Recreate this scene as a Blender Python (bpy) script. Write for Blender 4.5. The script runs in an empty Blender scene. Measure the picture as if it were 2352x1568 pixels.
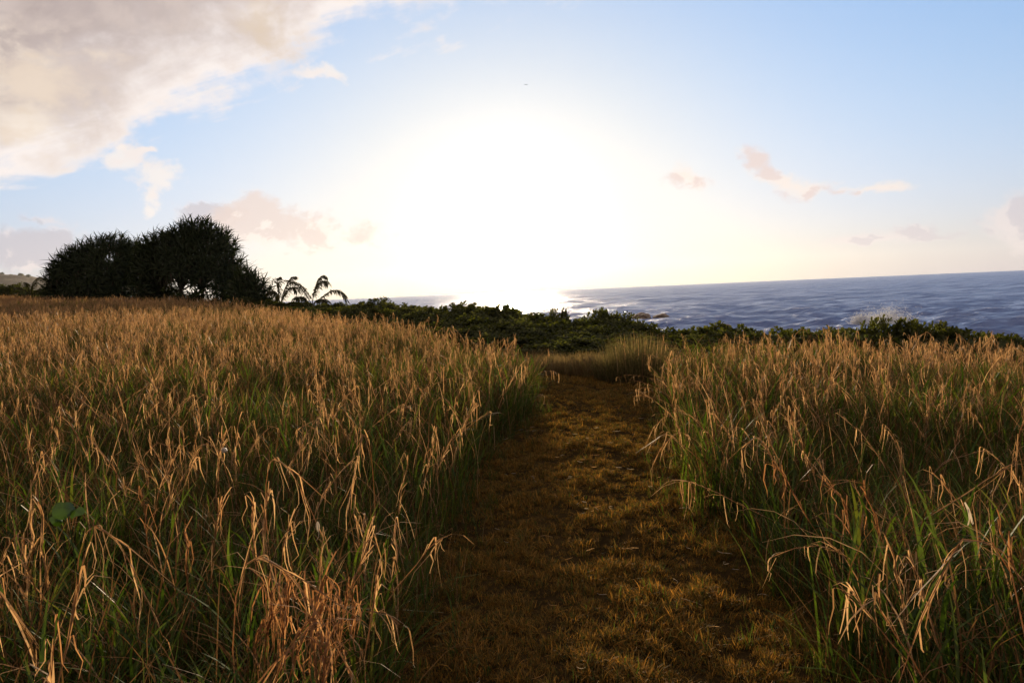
import bpy, math, random
import numpy as np
from mathutils import Vector, Matrix
R = math.radians
C = bpy.context.scene.collection
sc = bpy.context.scene
rng = np.random.default_rng(7)

# ------------------------------------------------------------------ camera
EYE = 1.7
LENS = 25.0
ROLL = R(2.44)
F = LENS / 36.0 * 2352.0          # focal length in pixels of a 2352 px wide picture
PITCH = math.atan(116.0 / F)
cam = bpy.data.objects.new('camera', bpy.data.cameras.new('camera'))
C.objects.link(cam)
fw = Vector((0, math.cos(PITCH), -math.sin(PITCH)))
r0 = Vector((1, 0, 0))
u0 = Vector((0, math.sin(PITCH), math.cos(PITCH)))
cr = math.cos(ROLL) * r0 - math.sin(ROLL) * u0
cu = math.sin(ROLL) * r0 + math.cos(ROLL) * u0
m = Matrix((cr, cu, -fw)).transposed().to_4x4()
m.translation = Vector((0, 0, EYE))
cam.matrix_world = m
cam.data.sensor_width = 36.0
cam.data.lens = LENS
cam.data.clip_start = 0.05
cam.data.clip_end = 40000
sc.camera = cam


def ray(px, py):
    """direction through a point of the 2352 x 1568 picture"""
    d = fw * F + cr * (px - 1176.0) + cu * (784.0 - py)
    return d.normalized()


def at(px, py, y):
    """the point of that ray at the distance y in front of the camera"""
    d = ray(px, py)
    return Vector((0, 0, EYE)) + d * (y / d.y)


# ------------------------------------------------------------------ light
SUN = ray(1166, 530)
SUN_EL = math.asin(SUN.z)
SUN_AZ = math.atan2(SUN.x, SUN.y)
sun = bpy.data.objects.new('sun', bpy.data.lights.new('sun', 'SUN'))
C.objects.link(sun)
sun.data.energy = 4.0
sun.data.angle = R(0.6)
sun.data.color = (1.0, 0.79, 0.54)
sun.rotation_euler = (-SUN).to_track_quat('-Z', 'Y').to_euler()

vs = sc.view_settings
sc.display_settings.display_device = 'sRGB'
vs.view_transform = 'Standard'
vs.look = 'None'
vs.gamma = 1.0
vs.use_curve_mapping = False
vs.exposure = EXPOSURE = 1.4
sc.cycles.use_denoising = True
sc.cycles.max_bounces = 8
sc.cycles.diffuse_bounces = 3
sc.cycles.glossy_bounces = 3
sc.cycles.transmission_bounces = 4
sc.cycles.transparent_max_bounces = 8
sc.cycles.sample_clamp_indirect = 6.0

# ------------------------------------------------------------------ sky with its clouds
world = bpy.data.worlds.new('World')
sc.world = world
world.use_nodes = True
world.cycles.sampling_method = 'MANUAL'
world.cycles.sample_map_resolution = 512
nt = world.node_tree
nt.nodes.clear()


class NB:
    """small helper for node trees"""
    def __init__(s, nt):
        s.nt = nt

    def n(s, t, ins=None, **kw):
        nd = s.nt.nodes.new(t)
        for k, v in kw.items():
            setattr(nd, k, v)
        for k, v in (ins or {}).items():
            s.set(nd.inputs[k], v)
        return nd

    def set(s, sock, v):
        if isinstance(v, bpy.types.NodeSocket):
            s.nt.links.new(v, sock)
        elif hasattr(v, 'outputs'):
            s.nt.links.new(v.outputs[0], sock)
        else:
            sock.default_value = v

    def m(s, op, a, b=0.0, c=None, clamp=False):
        nd = s.nt.nodes.new('ShaderNodeMath')
        nd.operation = op
        nd.use_clamp = clamp
        s.set(nd.inputs[0], a)
        s.set(nd.inputs[1], b)
        if c is not None:
            s.set(nd.inputs[2], c)
        return nd.outputs[0]

    def mix(s, f, a, b, mode='MIX'):
        nd = s.nt.nodes.new('ShaderNodeMix')
        nd.data_type = 'RGBA'
        nd.blend_type = mode
        nd.clamp_factor = True
        s.set(nd.inputs[0], f)
        s.set(nd.inputs[6], a)
        s.set(nd.inputs[7], b)
        return nd.outputs[2]

    def smooth(s, v, lo, hi):
        nd = s.nt.nodes.new('ShaderNodeMapRange')
        nd.interpolation_type = 'SMOOTHSTEP'
        s.set(nd.inputs[0], v)
        nd.inputs[1].default_value = lo
        nd.inputs[2].default_value = hi
        return nd.outputs[0]

    def noise(s, vec, scale, detail=4, rough=0.5, dist=0.0, dim='3D'):
        nd = s.nt.nodes.new('ShaderNodeTexNoise')
        nd.noise_dimensions = dim
        s.set(nd.inputs['Vector'], vec)
        nd.inputs['Scale'].default_value = scale
        nd.inputs['Detail'].default_value = detail
        nd.inputs['Roughness'].default_value = rough
        nd.inputs['Distortion'].default_value = dist
        return nd.outputs['Fac']


def lin(r, g, b):
    """sRGB 0-255 to linear"""
    f = lambda c: (c / 12.92 if c <= 0.04045 else ((c + 0.055) / 1.055) ** 2.4)
    return (f(r / 255), f(g / 255), f(b / 255), 1.0)


SKY_STRENGTH = 0.15
w = NB(nt)
geo = w.n('ShaderNodeTexCoord')
dirv = w.n('ShaderNodeVectorMath', {0: geo.outputs['Generated']}, operation='NORMALIZE').outputs[0]
sky = w.n('ShaderNodeTexSky', sky_type='NISHITA', sun_disc=False, sun_elevation=SUN_EL, sun_rotation=SUN_AZ,
          altitude=10.0, air_density=1.0, dust_density=0.35, ozone_density=4.0)
sep = w.n('ShaderNodeSeparateXYZ', {0: dirv})
dx, dy, dz = sep.outputs
az = w.m('ARCTAN2', dx, dy)
el = w.m('ARCSINE', dz)
K = SKY_STRENGTH * 2.0 ** EXPOSURE


def rad(r, g, b):
    """radiance (in Background colour units) that this sRGB colour has in the picture"""
    c = lin(r, g, b)
    return (c[0] / K, c[1] / K, c[2] / K, 1.0)


dotS = w.n('ShaderNodeVectorMath', {0: dirv, 1: tuple(SUN)}, operation='DOT_PRODUCT').outputs['Value']
ang = w.m('ARCCOSINE', w.m('MINIMUM', dotS, 0.99999))
elp = w.m('MAXIMUM', el, 0.0)
# the sea air along the horizon: pale mauve, peach towards the sun
prox = w.m('EXPONENT', w.m('MULTIPLY', ang, -2.6))
airc = w.mix(w.smooth(prox, 0.08, 0.52), rad(206, 196, 205), rad(255, 232, 205))
airf = w.m('MULTIPLY', w.m('EXPONENT', w.m('DIVIDE', elp, -0.16)), 0.93)
tint = w.mix(1.0, sky.outputs[0], (0.94, 0.92, 1.28, 1), 'MULTIPLY')
base = w.mix(airf, tint, airc)
# bright air does not climb without end: a shoulder per channel
sp = w.n('ShaderNodeSeparateColor', {0: base})
base = w.n('ShaderNodeCombineColor', {i: w.m('DIVIDE', w.m('SUBTRACT', 1.0, w.m('EXPONENT', w.m('MULTIPLY', sp.outputs[i], -1.35 * K))), K / 0.995)
                                      for i in range(3)}).outputs[0]
warm = w.mix(w.smooth(prox, 0.25, 0.68), (1, 1, 1, 1), (1.0, 0.955, 0.84, 1))
base = w.mix(1.0, base, warm, 'MULTIPLY')
# aureole of the sun in the moist air
aur = w.m('ADD', w.m('MULTIPLY', w.m('EXPONENT', w.m('DIVIDE', ang, -0.04)), 6.0),
          w.m('MULTIPLY', w.m('EXPONENT', w.m('DIVIDE', ang, -0.38)), 0.6))
aur = w.m('MULTIPLY', aur, w.m('ADD', 0.3, w.m('MULTIPLY', w.smooth(el, 0.0, 0.075), 0.7)))
aurc = w.n('ShaderNodeVectorMath', {0: (1.0, 0.87, 0.74), 'Scale': aur}, operation='SCALE').outputs[0]
base = w.n('ShaderNodeVectorMath', {0: base, 1: aurc}, operation='ADD').outputs[0]

ae0 = w.n('ShaderNodeCombineXYZ', {0: az, 1: el, 2: 0.0}).outputs[0]
wn = w.n('ShaderNodeTexNoise', {'Vector': ae0, 'Scale': 22.0, 'Detail': 4.0, 'Roughness': 0.6})
wv = w.n('ShaderNodeVectorMath', {0: w.n('ShaderNodeVectorMath', {0: wn.outputs['Color'], 1: (.5, .5, .5)}, operation='SUBTRACT').outputs[0], 1: (.05, .035, 0)}, operation='MULTIPLY').outputs[0]
ae = w.n('ShaderNodeVectorMath', {0: ae0, 1: wv}, operation='ADD').outputs[0]
# --- broken sheet of high cloud to the left, seen on a plane overhead
pz = w.m('ADD', w.m('MAXIMUM', dz, 0.0), 0.02)
plx, ply = w.m('DIVIDE', dx, pz), w.m('DIVIDE', dy, pz)


def plane(px, py):
    d = ray(px, py)
    return np.array([d.x / (d.z + 0.02), d.y / (d.z + 0.02)])


pa, pb = plane(1110, -8), plane(40, 440)
tdir = (pb - pa) / np.linalg.norm(pb - pa)
ndir = np.array([tdir[1], -tdir[0]])
if ndir @ (plane(200, 60) - pa) < 0:
    ndir = -ndir
along = w.m('ADD', w.m('MULTIPLY', w.m('SUBTRACT', plx, float(pa[0])), float(tdir[0])),
            w.m('MULTIPLY', w.m('SUBTRACT', ply, float(pa[1])), float(tdir[1])))
across = w.m('ADD', w.m('MULTIPLY', w.m('SUBTRACT', plx, float(pa[0])), float(ndir[0])),
             w.m('MULTIPLY', w.m('SUBTRACT', ply, float(pa[1])), float(ndir[1])))
# compress the far end so that the texture keeps a likely size down to the horizon
st = w.n('ShaderNodeCombineXYZ', {0: w.m('MULTIPLY', along, 0.55), 1: w.m('MULTIPLY', across, 1.7), 2: 3.7}).outputs[0]
n1 = w.noise(st, 1.3, 7, 0.58, 0.6)
puff = w.n('ShaderNodeCombineXYZ', {0: az, 1: w.m('MULTIPLY', el, 1.35), 2: 1.3}).outputs[0]
n2 = w.noise(puff, 9.0, 7, 0.55, 0.3)
n2u = w.noise(w.n('ShaderNodeVectorMath', {0: puff, 1: (0.012, 0.02, 0.0)}, operation='ADD').outputs[0], 9.0, 7, 0.55, 0.3)
n3 = w.noise(puff, 28.0, 5, 0.6, 0.2)
sheet = w.m('ADD', w.m('MULTIPLY', across, 1.15),
            w.m('ADD', w.m('MULTIPLY', w.m('SUBTRACT', n1, 0.5), 1.6), w.m('ADD', w.m('MULTIPLY', w.m('SUBTRACT', n2, 0.5), 0.7), w.m('MULTIPLY', w.m('SUBTRACT', n3, 0.5), 0.5))))
sheet_d = w.smooth(sheet, -0.14, 0.26)
sheet_thick = w.smooth(w.m('ADD', sheet, w.m('MULTIPLY', w.m('SUBTRACT', n2, 0.5), 1.4)), 0.05, 1.0)
lit = w.smooth(w.m('SUBTRACT', n2, n2u), -0.05, 0.07)
shade = w.mix(w.smooth(w.m('ADD', n1, w.m('MULTIPLY', w.m('SUBTRACT', n2, 0.5), 0.6)), 0.3, 0.72), rad(176, 157, 149), rad(208, 190, 180))
sheet_c = w.mix(sheet_thick, rad(255, 243, 236), shade)
sheet_c = w.mix(w.m('MULTIPLY', lit, 0.16), sheet_c, rad(252, 232, 214))
col = w.mix(w.m('MULTIPLY', sheet_d, 0.93), base, sheet_c)

# --- single clouds: (x, y, half width, half height, turn in degrees, weight)
def blobs(lst):
    tot = None
    for (x, y, rx, ry, rot, wt) in lst:
        d = ray(x, y)
        a0, e0 = math.atan2(d.x, d.y), math.asin(d.z)
        mp = w.n('ShaderNodeMapping', {'Vector': ae, 'Location': (a0, e0, 0), 'Rotation': (0, 0, R(rot)),
                                      'Scale': (rx / F * 1.45, ry / F * 1.5, 1)}, vector_type='TEXTURE')
        ln = w.n('ShaderNodeVectorMath', {0: mp}, operation='LENGTH').outputs['Value']
        v = w.m('MULTIPLY', w.m('SUBTRACT', 1.0, ln), wt)
        tot = v if tot is None else w.m('MAXIMUM', tot, v)
    return w.m('MAXIMUM', tot, -1.0)


def layer(col, lst, soft, amp, dark, bright, top, op=0.9):
    b = blobs(lst)
    v = w.m('ADD', b, w.m('ADD', w.m('MULTIPLY', w.m('SUBTRACT', n2, 0.5), amp * 2.0), w.m('MULTIPLY', w.m('SUBTRACT', n3, 0.5), amp * 2.2)))
    d = w.smooth(v, -0.08, soft * 1.45)
    sh = w.smooth(w.m('ADD', v, w.m('MULTIPLY', w.m('SUBTRACT', n2, n2u), 9.0)), 0.05, top)
    return w.mix(w.m('MULTIPLY', d, op * 0.92), col, w.mix(sh, bright, dark))


# pale lit scraps below and within the sheet
col = layer(col, [(368, 402, 30, 24, 0, 1), (350, 445, 17, 32, -25, 1), (335, 475, 12, 22, -20, 1), (290, 362, 28, 20, 0, 1),
                  (330, 346, 18, 6, 0, 1), (745, 170, 36, 11, 0, .8)],
            0.45, 0.9, rad(255, 238, 226), rad(253, 242, 233), 1.4, 0.85)
col = layer(col, [(85, 170, 75, 48, 15, 1), (60, 292, 52, 38, -10, 1.1), (230, 130, 30, 16, 0, .8)],
            0.6, 1.0, rad(243, 224, 203), rad(250, 234, 216), 1.2, 0.75)
col = layer(col, [(598, 42, 62, 48, -30, 0.9)], 0.8, 0.8, rad(228, 208, 184), rad(246, 229, 209), 0.9, 0.8)
# grey and rosy heaps low over the horizon
col = layer(col, [(55, 572, 95, 36, 0, 1.1), (120, 560, 45, 30, 0, 1), (20, 590, 70, 30, 0, 1), (455, 490, 48, 16, 0, 1), (85, 498, 40, 9, -8, .7)],
            0.45, 1.0, rad(205, 198, 203), rad(240, 226, 222), 0.6, 0.85)
col = layer(col, [(572, 505, 50, 34, 5, 1.05), (610, 540, 60, 28, 0, 1), (695, 535, 62, 36, 0, 1.1), (735, 560, 48, 20, 0, .9), (830, 535, 44, 28, 0, .5)],
            0.5, 1.0, rad(233, 213, 203), rad(252, 236, 224), 0.6, 0.85)
col = layer(col, [(1560, 405, 26, 22, -20, 1), (1590, 420, 34, 20, -10, 1), (1722, 372, 34, 30, -30, 1.1), (1755, 400, 36, 18, -30, 1),
                  (1795, 418, 48, 18, -28, 1.1), (1850, 432, 60, 19, -4, 1.1), (1930, 438, 62, 12, 2, 1), (1985, 440, 60, 8, 3, 1)],
            0.5, 0.9, rad(234, 211, 202), rad(252, 235, 222), 0.6, 0.85)
col = layer(col, [(2320, 512, 55, 30, 10, 1.1), (2355, 500, 60, 40, 0, 1), (2100, 540, 42, 15, 0, 1), (2140, 546, 70, 9, 0, 1), (2010, 549, 80, 8, 0, .9), (2450, 520, 120, 30, 0, 1), (2620, 500, 90, 40, 0, 1)],
            0.5, 0.9, rad(214, 203, 206), rad(238, 224, 220), 0.6, 0.75)
SKYCOL = col

bg = w.n('ShaderNodeBackground', {'Color': SKYCOL, 'Strength': SKY_STRENGTH})
w.n('ShaderNodeOutputWorld', {'Surface': bg})

# ------------------------------------------------------------------ helpers
def tag(o, label=None, cat=None, group=None, kind=None):
    if label: o['label'] = label
    if cat: o['category'] = cat
    if group: o['group'] = group
    if kind: o['kind'] = kind
    return o


def empty(name, loc, label=None, cat=None, group=None):
    o = bpy.data.objects.new(name, None)
    o.empty_display_size = 0.1
    C.objects.link(o)
    o.location = loc
    return tag(o, label, cat, group)


def link(name, mesh, parent=None, loc=None):
    o = bpy.data.objects.new(name, mesh)
    C.objects.link(o)
    if parent: o.parent = parent
    if loc is not None: o.location = loc
    return o


class MB:
    """collects ribbons, tubes and faces, builds ONE mesh"""
    def __init__(s):
        s.v, s.f, s.mi, s.t = [], [], [], []

    def add(s, verts, faces, mi=0, tint=None):
        b = len(s.v)
        t = random.random() if tint is None else tint
        s.v.extend([tuple(p) for p in verts])
        s.t.extend([t] * len(verts))
        s.f.extend([tuple(b + i for i in f) for f in faces])
        s.mi.extend([mi] * len(faces))

    def ribbon(s, pts, widths, side, mi=0, tint=None, fold=0.0):
        """flat blade along pts; fold > 0 gives it a keel"""
        vs_, n = [], len(pts)
        for p, w_ in zip(pts, widths):
            p = np.asarray(p, float)
            vs_ += [p - side * w_ / 2, p + side * w_ / 2]
        fs = [(2 * i, 2 * i + 1, 2 * i + 3, 2 * i + 2) for i in range(n - 1)]
        s.add(vs_, fs, mi, tint)

    def tube(s, pts, radii, k=4, mi=0, tint=None):
        vs_, n = [], len(pts)
        P = np.asarray(pts, float)
        for i in range(n):
            d = P[min(i + 1, n - 1)] - P[max(i - 1, 0)]
            d /= (np.linalg.norm(d) + 1e-9)
            a = np.cross(d, (0.31, 0.95, 0.1)); a /= (np.linalg.norm(a) + 1e-9)
            b = np.cross(d, a)
            for j in range(k):
                q = 2 * math.pi * j / k
                vs_.append(P[i] + radii[i] * (math.cos(q) * a + math.sin(q) * b))
        fs = [(i * k + j, i * k + (j + 1) % k, (i + 1) * k + (j + 1) % k, (i + 1) * k + j) for i in range(n - 1) for j in range(k)]
        fs.append(tuple(range((n - 1) * k, n * k)))
        s.add(vs_, fs, mi, tint)

    def mesh(s, name, mats, smooth=False):
        me = bpy.data.meshes.new(name)
        me.from_pydata(s.v, [], s.f)
        for m_ in (mats if isinstance(mats, (list, tuple)) else [mats]):
            me.materials.append(m_)
        me.polygons.foreach_set('material_index', s.mi)
        a = me.attributes.new('tint', 'FLOAT', 'POINT')
        a.data.foreach_set('value', s.t)
        if smooth:
            me.polygons.foreach_set('use_smooth', [True] * len(s.f))
        me.update()
        return me


# ------------------------------------------------------------------ materials
def mat(name):
    m_ = bpy.data.materials.new(name)
    m_.use_nodes = True
    m_.node_tree.nodes.clear()
    return m_, NB(m_.node_tree)


def blade_mat(name, cols, trans=0.4, rough=0.45, gloss=0.06, tcol=None):
    """thin leaf: diffuse + light coming through + a little sheen; colour differs from blade to blade"""
    m_, b = mat(name)
    oi = b.n('ShaderNodeObjectInfo')
    at_ = b.n('ShaderNodeAttribute', attribute_name='tint')
    f = b.m('FRACT', b.m('ADD', b.m('MULTIPLY', oi.outputs['Random'], 0.45), at_.outputs['Fac']))
    rp = b.n('ShaderNodeValToRGB', {'Fac': f})
    el_ = rp.color_ramp.elements
    while len(el_) < len(cols): el_.new(0.5)
    for i, c in enumerate(cols):
        el_[i].position = i / (len(cols) - 1)
        el_[i].color = (*c, 1)
    tc = b.n('ShaderNodeTexCoord')
    nz = b.noise(tc.outputs['Object'], 38.0, 3, 0.6)
    c0 = b.mix(0.55, rp.outputs[0], b.mix(nz, (0.25, 0.25, 0.25, 1), (1.6, 1.6, 1.6, 1)), 'MULTIPLY')
    d = b.n('ShaderNodeBsdfDiffuse', {'Color': c0})
    t = b.n('ShaderNodeBsdfTranslucent', {'Color': b.mix(1.0, c0, (*(tcol or (1.15, 1.05, 0.8)), 1), 'MULTIPLY')})
    g = b.n('ShaderNodeBsdfGlossy', {'Color': (0.9, 0.9, 0.9, 1), 'Roughness': rough})
    s1 = b.n('ShaderNodeMixShader', {0: trans, 1: d, 2: t})
    s2 = b.n('ShaderNodeMixShader', {0: gloss, 1: s1, 2: g})
    b.n('ShaderNodeOutputMaterial', {'Surface': s2})
    return m_


M_DRY = blade_mat('dry_straw', [(0.17, 0.095, 0.045), (0.36, 0.215, 0.105), (0.50, 0.33, 0.18), (0.25, 0.14, 0.065), (0.42, 0.28, 0.155), (0.30, 0.155, 0.07)], 0.55, 0.35, 0.012)
M_GREEN = blade_mat('green_blade', [(0.022, 0.042, 0.008), (0.042, 0.074, 0.012), (0.070, 0.102, 0.016), (0.034, 0.060, 0.011), (0.10, 0.10, 0.024)], 0.45, 0.5, 0.012, (1.3, 1.25, 0.5))
M_BROWN = blade_mat('withered_blade', [(0.06, 0.032, 0.014), (0.10, 0.052, 0.02), (0.15, 0.085, 0.036), (0.08, 0.042, 0.018)], 0.35, 0.6, 0.003)
M_TURF = blade_mat('mown_turf', [(0.085, 0.055, 0.013), (0.26, 0.128, 0.022), (0.045, 0.050, 0.013), (0.45, 0.22, 0.038), (0.06, 0.058, 0.015), (0.15, 0.084, 0.017)], 0.35, 0.5, 0.008)
M_FINE = blade_mat('fine_grass', [(0.16, 0.12, 0.05), (0.24, 0.155, 0.07), (0.11, 0.105, 0.036), (0.29, 0.20, 0.11)], 0.45, 0.5, 0.008)
M_MOUND = blade_mat('bushy_grass', [(0.065, 0.070, 0.024), (0.11, 0.098, 0.038), (0.15, 0.115, 0.055), (0.08, 0.08, 0.030)], 0.5, 0.5, 0.006)
M_RUST = blade_mat('rusty_straw', [(0.15, 0.07, 0.028), (0.27, 0.13, 0.055), (0.36, 0.19, 0.085), (0.20, 0.09, 0.038)], 0.45, 0.35, 0.012)
M_PALE = blade_mat('bleached_blade', [(0.42, 0.36, 0.28), (0.55, 0.48, 0.40)], 0.3, 0.4, 0.06)
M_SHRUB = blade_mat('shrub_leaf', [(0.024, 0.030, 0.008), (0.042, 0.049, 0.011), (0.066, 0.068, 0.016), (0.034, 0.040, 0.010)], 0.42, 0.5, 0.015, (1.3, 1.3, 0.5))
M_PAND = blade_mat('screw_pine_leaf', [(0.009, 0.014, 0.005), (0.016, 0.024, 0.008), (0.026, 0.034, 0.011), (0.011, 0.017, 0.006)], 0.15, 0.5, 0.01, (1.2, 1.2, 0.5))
M_DEAD = blade_mat('hanging_dead_leaf', [(0.05, 0.032, 0.018), (0.08, 0.05, 0.026), (0.06, 0.04, 0.02)], 0.25, 0.6, 0.02)
M_PALM = blade_mat('palm_leaflet', [(0.018, 0.022, 0.008), (0.03, 0.032, 0.012), (0.045, 0.034, 0.014)], 0.3, 0.5, 0.015, (1.3, 1.15, 0.5))
M_ROUND = blade_mat('round_leaf', [(0.022, 0.050, 0.006), (0.03, 0.062, 0.008)], 0.22, 0.35, 0.03, (1.3, 1.3, 0.4))


def solid(name, c1, c2, scale, rough=0.85, bump=0.3, bscale=None, dist=0.05, spec=0.3):
    m_, b = mat(name)
    tc = b.n('ShaderNodeTexCoord')
    n_ = b.noise(tc.outputs['Object'], scale, 6, 0.6)
    c = b.mix(b.smooth(n_, 0.3, 0.7), (*c1, 1), (*c2, 1))
    h = b.noise(tc.outputs['Object'], bscale or scale * 4, 6, 0.65)
    bp = b.n('ShaderNodeBump', {'Height': h, 'Strength': bump, 'Distance': dist})
    p = b.n('ShaderNodeBsdfPrincipled', {'Base Color': c, 'Roughness': rough, 'Normal': bp, 'Specular IOR Level': spec})
    b.n('ShaderNodeOutputMaterial', {'Surface': p})
    return m_


M_SOIL = solid('soil', (0.022, 0.015, 0.007), (0.05, 0.032, 0.012), 3.0, 1.0, 0.6, 60, 0.03, 0.0)
M_BARK = solid('grey_bark', (0.07, 0.055, 0.04), (0.14, 0.115, 0.09), 8.0, 0.9, 0.5)
M_ROCK = solid('dark_rock', (0.10, 0.075, 0.055), (0.19, 0.14, 0.10), 0.8, 0.8, 0.8, 3.0, 0.3)
M_HILL = solid('wooded_hill', (0.060, 0.046, 0.020), (0.10, 0.072, 0.034), 0.02, 0.95, 1.0, 0.08, 6.0)
M_BIRD = solid('dark_feathers', (0.03, 0.03, 0.03), (0.06, 0.055, 0.05), 30, 0.7, 0.1)

# ------------------------------------------------------------------ the lie of the land
CTRL = np.array([
    (0, 0, 0), (.3, 3, 0), (.5, 5.7, 0), (1.1, 9.6, 0), (1.5, 13, 0), (-3, 2, .03), (-4, 5, .06), (-8, 8, .2), (-10, 15, .4),
    (-1.1, 15.2, .04), (-3.4, 20.4, .2), (-7, 26, .3), (-13.4, 38, .78), (-22.8, 48, 1.37), (-33, 55, 1.8), (-43, 60, 2.26), (-60, 66, 2.9),
    (-10, 14, .38), (-20, 28, .95), (-25, 25, 1.15), (-28, 40, 1.5), (-12, 48, .8), (-20, 60, 1.2), (-30, 70, 1.6), (-45, 75, 2.1), (-80, 80, 3.2),
    (-60, 30, 2.9), (-80, 0, 3.2), (-20, 0, .7), (3, 3, -.03), (5, 6, -.1), (6, 10, -.2), (9, 12, -.4), (12, 12, -.6), (8, 5, -.2),
    (0, 16, -.02), (0, 22, -.12), (5, 20, -.8), (9, 20, -1.2), (14, 20, -1.6), (20, 20, -2), (-5, 25, .1), (-8, 32, .3), (2.4, 15, -.06),
    (2, 28, -.6), (10, 28, -1.8), (20, 28, -2.6), (-10, -10, .3), (10, -10, -.3), (30, 5, -1.6), (30, -10, -1.4), (-40, -10, 1.4), (45, 10, -2.6)], float)


def _tps():
    P = CTRL[:, :2]
    d = np.linalg.norm(P[:, None] - P[None], axis=2)
    Kx = np.where(d > 0, d * d * np.log(d + 1e-12), 0) + np.eye(len(P)) * 0.8
    A = np.zeros((len(P) + 3, len(P) + 3))
    A[:len(P), :len(P)] = Kx
    A[:len(P), -3:] = np.c_[np.ones(len(P)), P]
    A[-3:, :len(P)] = A[:len(P), -3:].T
    return np.linalg.solve(A, np.r_[CTRL[:, 2], 0, 0, 0])


_W = _tps()
SEA = -8.5


def shore_y(x):
    return np.interp(x, [-2500, -600, -200, -80, -40, -20, -10, 0, 10, 30, 60, 120], [2600, 700, 330, 170, 110, 78, 56, 38, 33, 31, 26, 15])


def ground(x, y):
    x = np.asarray(x, float); y = np.asarray(y, float)
    sh = x.shape
    xc_, yc_ = np.clip(x.ravel(), -90, 60), np.clip(y.ravel(), -15, 90)
    out = np.zeros(xc_.shape)
    for s_ in range(0, len(xc_), 20000):
        q = np.c_[xc_[s_:s_ + 20000], yc_[s_:s_ + 20000]]
        d = np.linalg.norm(q[:, None] - CTRL[None, :, :2], axis=2)
        out[s_:s_ + 20000] = (d * d * np.log(d + 1e-12)) @ _W[:-3] + _W[-3] + q @ _W[-2:]
    out = out.reshape(sh)
    out = out + 0.02 * np.sin(x * 2.1 + 0.7 * y) * np.cos(y * 1.7 - 0.4 * x) + 0.012 * np.sin(5.3 * x + 1) * np.sin(4.7 * y)
    k = np.clip((y - shore_y(x)) / 14.0, 0, 1)
    k = k * k * (3 - 2 * k)
    return out * (1 - k) + (SEA - 4.0) * k


def g1(x, y):
    return float(ground(np.array([x]), np.array([y]))[0])


def grid_mesh(name, xs, ys, zfun, material, smooth=True):
    X, Y = np.meshgrid(xs, ys)
    Z = zfun(X, Y)
    n, k = Y.shape
    idx = np.arange(n * k).reshape(n, k)
    f = np.stack([idx[:-1, :-1], idx[:-1, 1:], idx[1:, 1:], idx[1:, :-1]], -1).reshape(-1, 4)
    return np_mesh(name, np.stack([X, Y, Z], -1).reshape(-1, 3), f, material, smooth)


def np_mesh(name, v, f, material, smooth=True):
    me = bpy.data.meshes.new(name)
    v = np.ascontiguousarray(v, np.float32); f = np.ascontiguousarray(f, np.int32)
    me.vertices.add(len(v)); me.vertices.foreach_set('co', v.ravel())
    me.loops.add(f.size); me.loops.foreach_set('vertex_index', f.ravel())
    me.polygons.add(len(f)); me.polygons.foreach_set('loop_start', np.arange(0, f.size, f.shape[1], dtype=np.int32))
    me.update(calc_edges=True)
    me.validate()
    me.materials.append(material)
    if smooth: me.polygons.foreach_set('use_smooth', [True] * len(me.polygons))
    return me


def graded(a, b, fine0, fine1, step, grow=1.12):
    out = list(np.arange(fine0, fine1 + 1e-6, step))
    s_ = step
    while out[-1] < b: s_ *= grow; out.append(out[-1] + s_)
    s_ = step
    while out[0] > a: s_ *= grow; out.insert(0, out[0] - s_)
    return np.array(out)


gme = grid_mesh('ground', graded(-2600, 140, -12, 12, 0.25), graded(-30, 2800, 0, 24, 0.25), ground, M_SOIL)
tag(link('ground', gme), 'brown earth of the headland under the tall grass', 'ground', kind='structure')

# ------------------------------------------------------------------ sea
def sea_mat():
    m_, b = mat('sea_water')
    tc = b.n('ShaderNodeTexCoord')
    P = tc.outputs['Object']
    mp = b.n('ShaderNodeMapping', {'Vector': P, 'Rotation': (0, 0, R(12)), 'Scale': (0.8, 1.35, 1)})
    h = b.m('ADD', b.m('MULTIPLY', b.noise(mp.outputs[0], 0.62, 7, 0.68, 0.5), 0.6), b.m('MULTIPLY', b.noise(mp.outputs[0], 2.6, 5, 0.65, 0.3), 0.2))
    mp2 = b.n('ShaderNodeMapping', {'Vector': P, 'Rotation': (0, 0, R(8)), 'Scale': (0.5, 1.6, 1)})
    swell = b.m('ADD', b.m('MULTIPLY', b.noise(mp2.outputs[0], 0.16, 3, 0.6, 0.3), 2.0), b.m('MULTIPLY', b.noise(mp2.outputs[0], 0.045, 3, 0.6, 0.3), 6.0))
    h = b.m('ADD', h, swell)
    bp = b.n('ShaderNodeBump', {'Height': h, 'Strength': 1.0, 'Distance': 1.3})
    foam_n = b.noise(mp.outputs[0], 0.9, 6, 0.7, 0.8)
    at_ = b.n('ShaderNodeAttribute', attribute_name='crest')
    foam = b.smooth(b.m('ADD', at_.outputs['Fac'], b.m('MULTIPLY', b.m('SUBTRACT', foam_n, 0.5), 1.3)), 0.92, 1.12)
    p = b.n('ShaderNodeBsdfPrincipled', {'Base Color': (0.13, 0.20, 0.42, 1), 'Roughness': 0.32, 'IOR': 1.333, 'Specular IOR Level': 0.25, 'Normal': bp})
    fo = b.n('ShaderNodeBsdfDiffuse', {'Color': (0.75, 0.76, 0.78, 1)})
    mx = b.n('ShaderNodeMixShader', {0: foam, 1: p, 2: fo})
    b.n('ShaderNodeOutputMaterial', {'Surface': mx})
    return m_


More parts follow.
